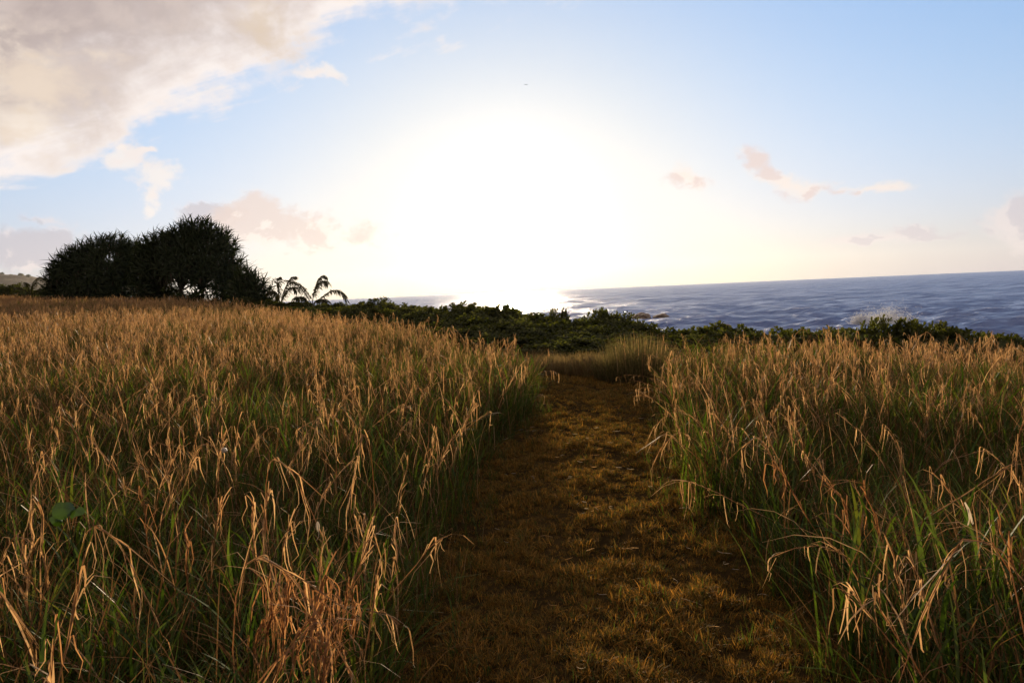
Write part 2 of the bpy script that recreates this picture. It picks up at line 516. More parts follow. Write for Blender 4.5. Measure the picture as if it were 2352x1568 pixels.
def sea():
    # chop plus a longer swell
    rr = [34.0]
    while rr[-1] < 7000: rr.append(rr[-1] * 1.0075)
    rr = np.array(rr)
    th = np.radians(np.linspace(-62, 62, 560))
    Rr, T = np.meshgrid(rr, th, indexing='ij')
    X, Y = Rr * np.sin(T), Rr * np.cos(T)
    cell = np.maximum(Rr * 0.0075, Rr * (th[1] - th[0]))
    Z = np.zeros_like(X); DX = np.zeros_like(X); DY = np.zeros_like(X)
    r2 = np.random.default_rng(11)
    for k in range(54):
        L = 1.3 * (6.0 ** (k / 45.0)) if k < 46 else 9.0 * 1.32 ** (k - 46) * r2.uniform(0.85, 1.15)
        a = R(205 + r2.normal(0, 38))
        amp = 0.018 * L * r2.uniform(0.6, 1.2) * (1.0 if L < 9 else 0.42)
        kx, ky = 2 * math.pi / L * math.sin(a), 2 * math.pi / L * math.cos(a)
        fade = np.clip((L / cell - 2.2) / 2.0, 0, 1)
        ph = kx * X + ky * Y + r2.uniform(0, 6.28)
        Z += fade * amp * np.cos(ph)
        DX -= fade * amp * math.sin(a) * np.sin(ph) * 0.8
        DY -= fade * amp * math.cos(a) * np.sin(ph) * 0.8
    crest = np.clip(Z / (3.2 * Z.std()), 0, 1)
    v = np.stack([X + DX, Y + DY, Z], -1).reshape(-1, 3)
    n, k = X.shape
    idx = np.arange(n * k).reshape(n, k)
    f = np.stack([idx[:-1, :-1], idx[:-1, 1:], idx[1:, 1:], idx[1:, :-1]], -1).reshape(-1, 4)[:, ::-1]
    me = np_mesh('sea', v, f, sea_mat())
    a = me.attributes.new('crest', 'FLOAT', 'POINT')
    a.data.foreach_set('value', crest.ravel().astype(np.float32))
    o = link('sea', me, loc=(0, 0, SEA))
    tag(o, 'choppy blue grey sea reaching to the tilted horizon', 'sea', kind='structure')


sea()

# ------------------------------------------------------------------ far wooded hill on the left
def hill():
    D = 4000.0
    px = [-420, -200, -60, 0, 30, 60, 75, 90, 105, 125, 160, 220, 300, 400]
    py = [640, 632, 627, 629, 631, 633, 638, 643, 646, 650, 660, 675, 694, 706]
    tops = [at(x, y, D) for x, y in zip(px, py)]
    tx = np.array([t.x for t in tops]); tz = np.array([t.z for t in tops])
    xs = np.linspace(tx[0] - 300, tx[-1] + 200, 220)
    ys = np.linspace(D - 1300, D + 900, 70)

    def z(X, Y):
        top = np.interp(X, tx, tz)
        u = (Y - D) / np.where(Y < D, 1100.0, 800.0)
        prof = np.clip(1 - u * u, 0, 1) ** 1.3
        b = 5 * np.abs(np.sin(X * .043 + 1.3 * np.sin(Y * .02))) * np.abs(np.sin(Y * .051 + 2 * np.sin(X * .017))) + 4 * np.abs(np.sin(X * .11 + Y * .07)) ** 3
        return SEA - 3 + (top - SEA) * prof + b * (prof > .05) - 4
    o = link('hill', grid_mesh('hill', xs, ys, z, M_HILL))
    tag(o, 'far wooded hill fading in the haze behind the dark trees', 'hill', kind='structure')
    # a few crowns stand up from its ridge
    rr_ = random.Random(4)
    for i, (x, y, wd) in enumerate([(4, 627, 9), (25, 630, 7), (36, 632, 5), (48, 629, 10), (65, 630, 7), (72, 637, 4), (93, 641, 6), (111, 646, 4), (125, 648, 7)]):
        p = at(x, y + 4, D)
        mb = MB()
        rad_ = wd / F * D * 0.62
        for k in range(90):
            v = Vector((rr_.gauss(0, 1), rr_.gauss(0, 1), rr_.gauss(0, 1))).normalized() * rr_.uniform(.6, 1)
            c_ = np.array((v.x * rad_, v.y * rad_, v.z * rad_ * .8 + rad_ * .2))
            s_ = rad_ * .3
            a = np.array((rr_.gauss(0, 1), rr_.gauss(0, 1), rr_.gauss(0, 1))); a /= np.linalg.norm(a)
            b_ = np.cross(a, (v.x, v.y, v.z)); b_ /= np.linalg.norm(b_) + 1e-9
            mb.add([c_ - a * s_, c_ + b_ * s_, c_ + a * s_, c_ - b_ * s_], [(0, 1, 2, 3)])
        t = empty('ridge_tree', (p.x, p.y, p.z), 'tiny hazy tree on the skyline of the far hill', 'tree', 'trees on the far ridge')
        cr_ = link('crown', mb.mesh('crown', M_SHRUB), t); cr_['kind'] = 'stuff'
        mt = MB(); mt.tube([(0, 0, -rad_ * 1.8), (0, 0, 0)], [rad_ * .12, rad_ * .08], 5)
        link('trunk', mt.mesh('trunk', M_BARK), t)
    p = at(179, 652, D)
    mt = MB()
    h_ = 16 / F * D
    mt.tube([(0, 0, -30), (0, 0, h_ * .6), (0, 0, h_)], [1.6, 1.4, .8], 6)
    tag(link('radio_mast', mt.mesh('radio_mast', M_BARK), loc=p), 'thin mast standing on the far hill beside the dark tree', 'mast')


hill()

# ------------------------------------------------------------------ rocks, spray
def rock(name, px, py, wpx, hpx, y, label, seed):
    rr_ = random.Random(seed)
    p = at(px, py, y)
    wd, hh = wpx / F * y, hpx / F * y
    import bmesh
    bm = bmesh.new()
    bmesh.ops.create_icosphere(bm, subdivisions=4, radius=1)
    for v in bm.verts:
        q = v.co.copy()
        n_ = 0
        for k in range(1, 5):
            n_ += math.sin(q.x * 2.3 * k + seed * 1.7 + k) * math.sin(q.y * 2.1 * k + seed) * math.sin(q.z * 2.6 * k + 2 * seed) / k
        s_ = 1 + .28 * n_
        v.co = Vector((q.x * wd / 2 * s_, q.y * wd * .45 * s_, (q.z * (.75 if q.z > 0 else 1) - .25 * abs(q.x)) * hh * 1.25 * s_))
    me = bpy.data.meshes.new(name); bm.to_mesh(me); bm.free()
    me.materials.append(M_ROCK)
    o = link(name, me, loc=(p.x, p.y, SEA - .1))
    tag(o, label, 'rock', 'rocks in the surf')


rock('sea_rock', 1474, 728, 44, 15, 222, 'taller peaked brown rock standing in the surf beyond the shrubs', 3)
rock('sea_rock', 1522, 730, 40, 8, 228, 'lower flat brown rock in the surf right of the peaked rock', 5)
rock('sea_rock', 1660, 752, 34, 8, 165, 'low dark rock washed by foam just above the shrub tops', 8)


def spray(name, px, py, y, wpx, hpx, n, label, seed):
    r_ = np.random.default_rng(seed)
    p = at(px, py, y)
    wd, hh = wpx / F * y, hpx / F * y
    t = r_.random(n)
    lobe = r_.integers(0, 4, n)
    cx = np.array([-.42, -.12, .12, .34])[lobe]; top = np.array([.6, .75, 1.0, .55])[lobe]; sx = np.array([.03, .12, .10, .16])[lobe]
    hgt = top * np.abs(r_.normal(0, .42, n))
    x = (cx + r_.normal(0, 1, n) * sx * (.5 + hgt) + .12 * hgt) * wd
    z = hgt * hh
    yy = r_.normal(0, .18, n) * wd
    rad_ = r_.uniform(.018, .05, n) * y / 110
    base = np.array([(1, 1, 1), (1, -1, -1), (-1, 1, -1), (-1, -1, 1)], float)
    v = (np.stack([x, yy, z], -1)[:, None] + base[None] * rad_[:, None, None]).reshape(-1, 3)
    q = np.array([(0, 1, 2), (0, 3, 1), (0, 2, 3), (1, 3, 2)])
    f = (np.arange(n)[:, None, None] * 4 + q[None]).reshape(-1, 3)
    m_, b = mat('spray_' + name)
    d = b.n('ShaderNodeBsdfDiffuse', {'Color': (.85, .85, .85, 1)}); tr_ = b.n('ShaderNodeBsdfTranslucent', {'Color': (.85, .85, .85, 1)})
    b.n('ShaderNodeOutputMaterial', {'Surface': b.n('ShaderNodeMixShader', {0: .5, 1: d, 2: tr_})})
    o = link(name, np_mesh(name, v, f, m_, False), loc=(p.x, p.y, p.z))
    tag(o, label, 'sea spray', kind='stuff')


spray('sea_spray', 2022, 744, 108, 120, 46, 6500, 'white plume of spray where a wave breaks behind the right shrubs', 3)

# ------------------------------------------------------------------ grass plants
def culm_parts(r_, base, mid, tip, nleaf, near=False):
    """one dry stalk: -> (stem MB, [leaf MB]); blades fold over and hang straight down"""
    P0, P1, P2 = (np.asarray(q, float) for q in (base, mid, tip))
    C1 = 2 * P1 - 0.5 * (P0 + P2)
    T = np.linspace(0, 1, 9)
    pts = [(1 - t) ** 2 * P0 + 2 * t * (1 - t) * C1 + t * t * P2 for t in T]
    n_ = len(pts)
    for i in range(1, n_ - 1): pts[i] = pts[i] + r_.normal(0, .006, 3)
    L = sum(np.linalg.norm(pts[i + 1] - pts[i]) for i in range(n_ - 1))
    stem = MB()
    k = 4 if near else 3
    rs = [.0026 - .0012 * t for t in T]
    stem.tube(pts, rs, k, 0, float(r_.random()))

    def pos(t):
        u = t * (n_ - 1); i = min(int(u), n_ - 2)
        return pts[i] + (pts[i + 1] - pts[i]) * (u - i), (pts[i + 1] - pts[i]) / (np.linalg.norm(pts[i + 1] - pts[i]) + 1e-9)

    # dry sheaths clasping the stem
    for j in range(r_.integers(7, 12)):
        t0 = r_.uniform(.3, .9); t1 = min(1.0, t0 + r_.uniform(.08, .25))
        a = r_.uniform(0, 6.28)
        off = np.array([math.cos(a), math.sin(a), 0]) * r_.uniform(.002, .006)
        side = np.array([-math.sin(a), math.cos(a), 0])
        q = [pos(t0 + (t1 - t0) * s_)[0] + off * (0.3 + s_) for s_ in (0, .33, .66, 1)]
        wd = r_.uniform(.004, .009)
        stem.ribbon(q, [wd * .5, wd, wd * .9, wd * .2], side, 0, float(r_.random()))
    leaves = []
    for j in range(nleaf):
        t = 1.0 - (j / max(nleaf, 1)) * .55 * r_.uniform(.8, 1.2)
        p, d = pos(max(.3, min(1.0, t)))
        a = r_.uniform(0, 6.28)
        o_ = np.array([math.cos(a), math.sin(a), 0])
        side = np.array([-math.sin(a), math.cos(a), 0])
        up = d * 1.0 + o_ * r_.uniform(.1, .5)
        up /= np.linalg.norm(up)
        l1 = r_.uniform(.015, .09) * (1.0 if j else .6)
        l2 = r_.uniform(.04, .19)
        w0 = r_.uniform(.0025, .0065) * (1.15 if near else 1)
        q0 = p; q1 = p + up * l1
        dn = np.array([o_[0] * r_.uniform(.02, .3), o_[1] * r_.uniform(.02, .3), -1.0]); dn /= np.linalg.norm(dn)
        q2 = q1 + (up * .3 + dn * .3) * .03
        q3 = q2 + dn * l2 * .45 + r_.normal(0, .004, 3)
        q4 = q2 + dn * l2 * .8 + r_.normal(0, .008, 3)
        q5 = q2 + dn * l2 + r_.normal(0, .015, 3)
        tw = side + r_.normal(0, .35, 3); tw /= np.linalg.norm(tw)
        mb = MB()
        mb.ribbon([q0, q0 + (q1 - q0) * .55 + np.array([0, 0, l1 * .06]), q1, q2, q3, q4, q5], [w0 * .55, w0 * .9, w0, w0 * .95, w0 * .85, w0 * .55, .0008], tw, 0, float(r_.random()))
        leaves.append(mb)
    for j in range(5):                                          # a blade or two that still stand
        p, d = pos(r_.uniform(.45, .95)); a = r_.uniform(0, 6.28)
        o_ = np.array([math.cos(a), math.sin(a), 0])
        mb = MB()
        q = [p + d * .09 * s_ + o_ * r_.uniform(.015, .04) * s_ ** 1.6 - np.array((0, 0, .010 * s_ ** 3)) for s_ in (0, .7, 1.4, 2.0)]
        mb.ribbon(q, [.003, .006, .005, .001], np.array([-math.sin(a), math.cos(a), 0]), 0, float(r_.random()))
        leaves.append(mb)
    return stem, leaves


def merge(dst, src, mi=0):
    b = len(dst.v)
    dst.v += src.v; dst.t += src.t
    dst.f += [tuple(b + i for i in f) for f in src.f]
    dst.mi += [mi] * len(src.f)


def blade(mb, r_, base, az_, L, lean, wd, mi, tint, segs=5):
    o_ = np.array([math.cos(az_), math.sin(az_), 0]); side = np.array([-math.sin(az_), math.cos(az_), 0])
    pts, ws = [], []
    p = np.array(base, float)
    th0 = lean * .25; th1 = lean * r_.uniform(1.2, 2.3)
    for i in range(segs + 1):
        t = i / segs
        pts.append(p.copy())
        ws.append(wd * (.6 + .4 * min(1, 4 * t)) * (1 - t ** 2.2) + .0006)
        th = th0 + (th1 - th0) * t
        p = p + (o_ * math.sin(th) + np.array([0, 0, 1]) * math.cos(th)) * L / segs
    tw = side + r_.normal(0, .15, 3)
    mb.ribbon(pts, ws, tw / np.linalg.norm(tw), mi, tint)


def proto_col(name, meshes):
    col = bpy.data.collections.new(name)
    for i, me in enumerate(meshes):
        o = bpy.data.objects.new(f'{me.name}', me)
        col.objects.link(o)
    return col


r_g = np.random.default_rng(21)
random.seed(5)
DRY = []
for i in range(26):
    H = r_g.uniform(.68, .98)
    lean = abs(r_g.normal(0, 0.24)) + .03
    if i >= 22: lean = r_g.uniform(.7, 1.1)
    dx_ = H * math.sin(lean)
    md_, tp_ = (dx_ * r_g.uniform(.2, .42), r_g.normal(0, .03), H * .55 * math.cos(lean * .6)), (dx_, r_g.normal(0, .06), H * math.cos(lean))
    if i >= 18 and i < 22: md_, tp_ = (.10, r_g.normal(0, .04), H * .92), (r_g.uniform(.28, .45), r_g.normal(0, .1), H * r_g.uniform(.4, .65))
    st_, lv_ = culm_parts(r_g, (0, 0, -.03), md_, tp_, int(r_g.integers(5, 10)))
    # * r_g.uniform(.2, .42), r_g.normal(0, .03), H * .55 * math.cos(lean * .6)), (dx_, r_g.normal(0, .06), H * math.cos(lean)), int(r_g.integers(6, 12)))
    mb = MB(); merge(mb, st_)
    for l_ in lv_: merge(mb, l_, 1 if r_g.random() < .07 else 0)
    if i % 3 == 0 and i < 18:                                    # a thin feathery plume on top
        tp3 = np.array(tp_)
        for j in range(16):
            a = r_g.uniform(0, 6.28); sp = r_g.uniform(.05, .42); L_ = r_g.uniform(.05, .14)
            o_ = np.array([math.cos(a) * math.sin(sp), math.sin(a) * math.sin(sp), math.cos(sp)])
            p0 = tp3 - np.array((0, 0, r_g.uniform(-.03, .07)))
            mb.ribbon([p0, p0 + o_ * L_ * .5, p0 + o_ * L_ - np.array((0, 0, L_ * .15))], [.0015, .0032, .0006], np.array([-math.sin(a), math.cos(a), 0]), 0, float(r_g.random()))
    DRY.append(mb.mesh('dry_stalk', [M_DRY, M_GREEN]))
TUFT = []
for i in range(10):
    mb = MB()
    for j in range(19):
        a = r_g.uniform(0, 6.28); q = r_g.uniform(0, .09)
        u = r_g.random()
        mi = 0 if u < .66 else (1 if u < .94 else 2)
        if j % 3 == 2:                                          # blades that leave a stem well above the ground
            blade(mb, r_g, (q * math.cos(a), q * math.sin(a), r_g.uniform(.1, .34)), r_g.uniform(0, 6.28), r_g.uniform(.14, .3) * (1 if mi == 0 else 1.6), r_g.uniform(.5, 1.1), r_g.uniform(.006, .012) * (1 if mi == 0 else .45), mi, float(r_g.random()))
        else:
            blade(mb, r_g, (q * math.cos(a), q * math.sin(a), -.02), a + r_g.normal(0, .9), r_g.uniform(.25, .6), r_g.uniform(.2, 1.0), r_g.uniform(.004, .009) * (1 if mi == 0 else .6), mi, float(r_g.random()))
    TUFT.append(mb.mesh('grass_tuft', [M_GREEN, M_BROWN, M_DRY]))
TURF = []
for i in range(8):
    mb = MB()
    for j in range(30):
        a = r_g.uniform(0, 6.28); q = r_g.uniform(0, .045)
        blade(mb, r_g, (q * math.cos(a), q * math.sin(a), -.004), r_g.uniform(0, 6.28), r_g.uniform(.02, .065), r_g.uniform(.45, 1.2), r_g.uniform(.0018, .0034), 0 if r_g.random() < .87 else 1, float(r_g.random()), 3)
    TURF.append(mb.mesh('turf_tuft', [M_TURF, M_GREEN]))
FINE = []
for i in range(6):
    mb = MB()
    for j in range(22):
        a = r_g.uniform(0, 6.28); q = r_g.uniform(0, .07)
        blade(mb, r_g, (q * math.cos(a), q * math.sin(a), -.02), a + r_g.normal(0, .5), r_g.uniform(.2, .42), r_g.uniform(.1, .6), r_g.uniform(.0025, .0045), 0, float(r_g.random()), 4)
    FINE.append(mb.mesh('fine_tuft', [M_FINE]))
COLS = {k: proto_col(k, v) for k, v in dict(dry=DRY, tuft=TUFT, turf=TURF, fine=FINE).items()}


def scatter(name, xyz, rot, scl, idx, col, label, cat):
    """ONE object of stuff whose plants a node group sets out on its points"""
    me = bpy.data.meshes.new(name)
    me.vertices.add(len(xyz)); me.vertices.foreach_set('co', np.ascontiguousarray(xyz, np.float32).ravel())
    a = me.attributes.new('rot', 'FLOAT_VECTOR', 'POINT'); a.data.foreach_set('vector', np.ascontiguousarray(rot, np.float32).ravel())
    a = me.attributes.new('scl', 'FLOAT_VECTOR', 'POINT'); a.data.foreach_set('vector', np.ascontiguousarray(scl, np.float32).ravel())
    a = me.attributes.new('idx', 'INT', 'POINT'); a.data.foreach_set('value', np.ascontiguousarray(idx, np.int32))
    o = link(name, me)
    ng = bpy.data.node_groups.new(name, 'GeometryNodeTree')
    ng.interface.new_socket('Geometry', in_out='INPUT', socket_type='NodeSocketGeometry')
    ng.interface.new_socket('Geometry', in_out='OUTPUT', socket_type='NodeSocketGeometry')
    N = ng.nodes.new; Lk = ng.links.new
    gi, go = N('NodeGroupInput'), N('NodeGroupOutput')
    ci = N('GeometryNodeCollectionInfo'); ci.inputs['Collection'].default_value = col
    ci.inputs['Separate Children'].default_value = True; ci.inputs['Reset Children'].default_value = True
    ip = N('GeometryNodeInstanceOnPoints'); ip.inputs['Pick Instance'].default_value = True

    def na(nm, ty):
        q = N('GeometryNodeInputNamedAttribute'); q.data_type = ty; q.inputs['Name'].default_value = nm
        return q.outputs['Attribute']
    Lk(gi.outputs[0], ip.inputs['Points']); Lk(ci.outputs[0], ip.inputs['Instance'])
    Lk(na('idx', 'INT'), ip.inputs['Instance Index'])
    Lk(na('rot', 'FLOAT_VECTOR'), ip.inputs['Rotation']); Lk(na('scl', 'FLOAT_VECTOR'), ip.inputs['Scale'])
    Lk(ip.outputs[0], go.inputs[0])
    md = o.modifiers.new('plants', 'NODES'); md.node_group = ng
    tag(o, label, cat, kind='stuff')
    return o


def vnoise(x, y, s_, seed=0):
    """cheap smooth value noise 0..1"""
    r_ = np.random.default_rng(100 + seed)
    G = r_.random((128, 128))
    u, v = np.asarray(x) / s_, np.asarray(y) / s_
    i, j = np.floor(u).astype(int), np.floor(v).astype(int)
    fu, fv = u - i, v - j
    fu, fv = fu * fu * (3 - 2 * fu), fv * fv * (3 - 2 * fv)
    g = lambda a, b: G[a % 128, b % 128]
    return (g(i, j) * (1 - fu) + g(i + 1, j) * fu) * (1 - fv) + (g(i, j + 1) * (1 - fu) + g(i + 1, j + 1) * fu) * fv


PY = [0, 3, 5.7, 8, 9.6, 11.4, 20]
PL = [-.56, -.57, -.50, -.16, .16, .34, .5]
PR_ = [1.30, 1.38, 1.42, 1.80, 2.15, 2.5, 3.0]


def path_c(y):
    return (np.interp(y, PY, PL) + np.interp(y, PY, PR_)) / 2


def path_hw(y):
    return (np.interp(y, PY, PR_) - np.interp(y, PY, PL)) / 2 + .05 * np.sin(y * 1.9) + .03 * np.sin(y * 4.3 + 1)


LB = ([-60, -43, -33, -22.8, -13.4, -7, -3.4, -1.1, -.2, .35, .6], [66, 60, 55, 48, 38, 26, 20.4, 15.2, 12.7, 11.4, 10.6])
RB = ([2.0, 2.4, 3, 4, 7, 20], [10.0, 10.9, 11.9, 12.6, 13.4, 13.6])


def in_left(x, y):
    return (x < path_c(y) - path_hw(y) + .05 * np.sin(7 * y)) & (y < np.interp(x, *LB) + .5 * (vnoise(x, y, 1.3, 5) - .5))


def in_right(x, y):
    return (x > path_c(y) + path_hw(y) + .05 * np.sin(6 * y)) & (y < np.interp(x, *RB) + .5 * (vnoise(x, y, 1.1, 6) - .5))


def sample(n, x0, x1, y0, y1, r_):
    return r_.uniform(x0, x1, n), r_.uniform(y0, y1, n)


def view_ok(x, y, marg=1.6):
    return (np.abs(x) < .78 * np.maximum(y, 0) + marg) & (x * x + y * y > .95 ** 2)


def field(side, r_):
    msk = in_left if side == 'left' else in_right
    zones = [(-13 if side == 'left' else 0, 2 if side == 'left' else 13, .4, 3.6, 6 if side == 'left' else 3, 66), (-13 if side == 'left' else 0, 3 if side == 'left' else 14, 3.6, 6.0, 10 if side == 'left' else 8, 62),
             (-13 if side == 'left' else 0, 3 if side == 'left' else 14, 6.0, 12.0, 14.5, 50)]
    zones += [(-26, 3, 12, 26, 18, 30), (-62, -2, 26, 66, 16, 14)] if side == 'left' else [(1, 15, 12, 14.2, 19, 40)]
    dx_, dy_, tx_, ty_ = [], [], [], []
    for (x0, x1, y0, y1, dd, td) in zones:
        A = (x1 - x0) * (y1 - y0)
        for dens, ox, oy, lo in ((dd, dx_, dy_, .35), (td, tx_, ty_, .0)):
            n = int(A * dens)
            x, y = sample(n, x0, x1, y0, y1, r_)
            k = msk(x, y) & view_ok(x, y)
            if lo:                                              # stalks grow in drifts
                k &= (vnoise(x, y, .8, 1) * .6 + vnoise(x, y, 2.7, 2) * .4) > r_.uniform(.12, .62, n)
            ox.append(x[k]); oy.append(y[k])
    x, y = np.concatenate(dx_), np.concatenate(dy_)
    n = len(x)
    tow = np.where(y < 6, .55, .25)
    edge = np.abs(x - path_c(y)) - path_hw(y)
    main = 0.0 if side == 'left' else math.pi
    rz = np.where(r_.random(n) < np.where(edge < .6, .85, tow), main + r_.normal(0, .7, n), r_.uniform(0, 6.28, n))
    hh = .84 + .26 * vnoise(x, y, 1.9, 3) + r_.normal(0, .07, n)
    idx = r_.integers(0, 22, n)
    fallen = (r_.random(n) < np.where(edge < .45, .22, .05))
    idx = np.where(fallen, r_.integers(22, 26, n), idx)
    rot = np.stack([r_.normal(0, .06, n), r_.normal(0, .06, n), rz], -1)
    scatter('dry_grass', np.stack([x, y, ground(x, y)], -1), rot, np.stack([hh] * 3, -1), idx, COLS['dry'],
            f'tall straw coloured dry grass standing over the field on the {side} side of the path', 'dry grass')
    n = 5200
    x, y = sample(n, -1.4, 3.4, 1.2, 12.5, r_)
    e_ = path_hw(y) - np.abs(x - path_c(y))
    k = (e_ > -.1) & (e_ < .42 * r_.random(n) ** 1.6) & ((x < path_c(y)) == (side == 'left')) & (vnoise(x, y, .5, 15) > .3) & ((side == 'left') | (y < 10.3))
    ex, ey = x[k], y[k]
    n0 = sum(len(q) for q in tx_)
    tx_.append(ex); ty_.append(ey)
    x, y = np.concatenate(tx_), np.concatenate(ty_)
    n = len(x)
    hh = .78 + .78 * vnoise(x, y, 1.4, 4) + r_.normal(0, .1, n)
    hh[n0:] = r_.uniform(.16, .5, n - n0)
    rot = np.stack([r_.normal(0, .1, n), r_.normal(0, .1, n), r_.uniform(0, 6.28, n)], -1)
    scatter('green_grass', np.stack([x, y, ground(x, y)], -1), rot, np.stack([hh * 1.1, hh * 1.1, hh], -1), r_.integers(0, 10, n), COLS['tuft'],
            f'green grass blades growing low between the dry stalks on the {side} side of the path', 'green grass')
    return n


r_f = np.random.default_rng(33)
field('left', r_f)
field('right', r_f)


def in_path(x, y):
    l_ = path_c(y) - path_hw(y) - .2
    r__ = np.where(y < 10.2, path_c(y) + path_hw(y) + .2, 3.0)
    return (x > l_) & (x < r__) & (y < 15.3)


def turf(r_):
    xs, ys = [], []
    for (y0, y1, dens) in ((1.8, 4.5, 800), (4.5, 8, 480), (8, 15.3, 300)):
        n = int(4.4 * (y1 - y0) * dens)
        x, y = sample(n, -1.2, 3.2, y0, y1, r_)
        k = in_path(x, y) & ((vnoise(x, y, .11, 10) * .65 + vnoise(x, y, .4, 9) * .35) > r_.uniform(.0, .38, n))
        xs.append(x[k]); ys.append(y[k])
    x, y = np.concatenate(xs), np.concatenate(ys)
    n = len(x)
    s_ = .2 + 1.9 * (vnoise(x, y, .09, 10) * .62 + vnoise(x, y, .31, 11) * .38) ** 1.9 + r_.normal(0, .08, n)
    rot = np.stack([r_.normal(0, .2, n), r_.normal(0, .2, n), r_.uniform(0, 6.28, n)], -1)
    scatter('mown_grass', np.stack([x, y, ground(x, y)], -1), rot, np.stack([s_ * 1.2, s_ * 1.2, s_], -1), r_.integers(0, 8, n), COLS['turf'],
            'short matted brown and golden mown grass covering the path', 'mown grass')
    mb = MB()
    for i in range(130):
        y = float(r_.uniform(2.4, 9)); x = float(path_c(np.array(y)) + r_.uniform(-.9, .9))
        z = g1(x, y) + r_.uniform(.02, .05)
        a = r_.uniform(0, 6.28); L = r_.uniform(.03, .11); c_ = r_.normal(0, 22)
        pts = []; p = np.array([x, y, z])
        for k in range(6):
            pts.append(p.copy()); a += c_ * L / 5
            p = p + np.array([math.cos(a), math.sin(a), r_.normal(0, .12)]) * L / 5
        mb.ribbon(pts, [.001, .0022, .0026, .0024, .002, .0008], np.array([0, .25, .97]), 0 if r_.random() < .45 else 1)
    tag(link('grass_clippings', mb.mesh('grass_clippings', [M_PALE, M_DRY])), 'pale curled bits of cut grass lying on the path', 'clippings', kind='stuff')


turf(r_f)


def fine(r_):
    n = 2600
    x, y = sample(n, -.5, 3.4, 12.9, 16.6, r_)
    k = (y > 13.3 + .35 * np.sin(x * 2) - .25 * (x - 1)) & ~in_left(x, y)
    x, y = x[k], y[k]; n = len(x)
    s_ = .7 + .7 * vnoise(x, y, .7, 12)
    rot = np.stack([r_.normal(0, .15, n), r_.normal(0, .15, n), r_.uniform(0, 6.28, n)], -1)
    scatter('feathery_grass', np.stack([x, y, ground(x, y)], -1), rot, np.stack([s_] * 3, -1), r_.integers(0, 6, n), COLS['fine'],
            'fine rusty brown grass at the far end of the path before the shrubs', 'fine grass')


fine(r_f)


def mound(px, y, rx, ry, h, n, label, seed):
    r_ = np.random.default_rng(seed)
    p = at(px, 870, y)
    mb = MB()
    for i in range(n):
        a = r_.uniform(0, 6.28); q = math.sqrt(r_.random())
        x0, y0 = q * rx * math.cos(a), q * ry * math.sin(a)
        hh = h * (1 - .55 * q ** 3) * r_.uniform(.45, 1.12)
        blade(mb, r_, (x0, y0, g1(p.x + x0, y + y0) - .03), a + r_.normal(0, .8), hh * 1.1, r_.uniform(.05, .25) + .45 * q ** 2, r_.uniform(.005, .010), 0, float(r_.random()), 4)
    for i in range(60):                                         # seed stalks above it
        a = r_.uniform(0, 6.28); q = math.sqrt(r_.random()) * .9
        x0, y0 = q * rx * math.cos(a), q * ry * math.sin(a)
        blade(mb, r_, (x0, y0, g1(p.x + x0, y + y0)), a, h * (1.15 - .45 * q * q) * r_.uniform(.85, 1.1), r_.uniform(.05, .3), .012, 1, float(r_.random()), 5)
    o = link('grass_mound', mb.mesh('grass_mound', [M_MOUND, M_DRY]), loc=(p.x, y, 0))
    tag(o, label, 'grass clump', 'bushy grass mounds by the path', None)
    o['kind'] = 'stuff'


mound(1468, 12.9, .80, .7, .80, 3600, 'rounded bushy mound of brownish grass at the right bend of the path', 2)

# ------------------------------------------------------------------ single dry stalks of the foreground
def stalk(tip, low, hh, label, seed, nleaf=6, group='dry stalks standing out in the foreground', material=None):
    material = material or M_DRY
    r_ = np.random.default_rng(seed)
    d = ray(*tip)
    y = 2.0
    for _ in range(12):
        zt = g1(d.x / d.y * y, y) + hh
        y = max(1.0, (zt - EYE) / d.z * d.y)
    T_, Lw = np.array(at(*tip, y)), np.array(at(*low, y))
    dirn = (Lw - T_); dirn /= np.linalg.norm(dirn)
    if dirn[2] > -.35:
        B = np.array([Lw[0] + dirn[0] * .15, y + .1, 0.0])
    else:
        k = (T_[2] - g1(T_[0], y)) / -dirn[2]
        B = T_ + dirn * k
        B = Lw + (B - Lw) * .8
    B[2] = g1(B[0], B[1]) - .03
    st_, lv_ = culm_parts(r_, (0, 0, 0), Lw - B, T_ - B, nleaf, True)
    e = empty('dry_grass_stalk', B, label, 'grass stalk', group)
    link('stem', st_.mesh('stem', material), e)
    for l_ in lv_: link('leaf', l_.mesh('leaf', material), e)
    return e


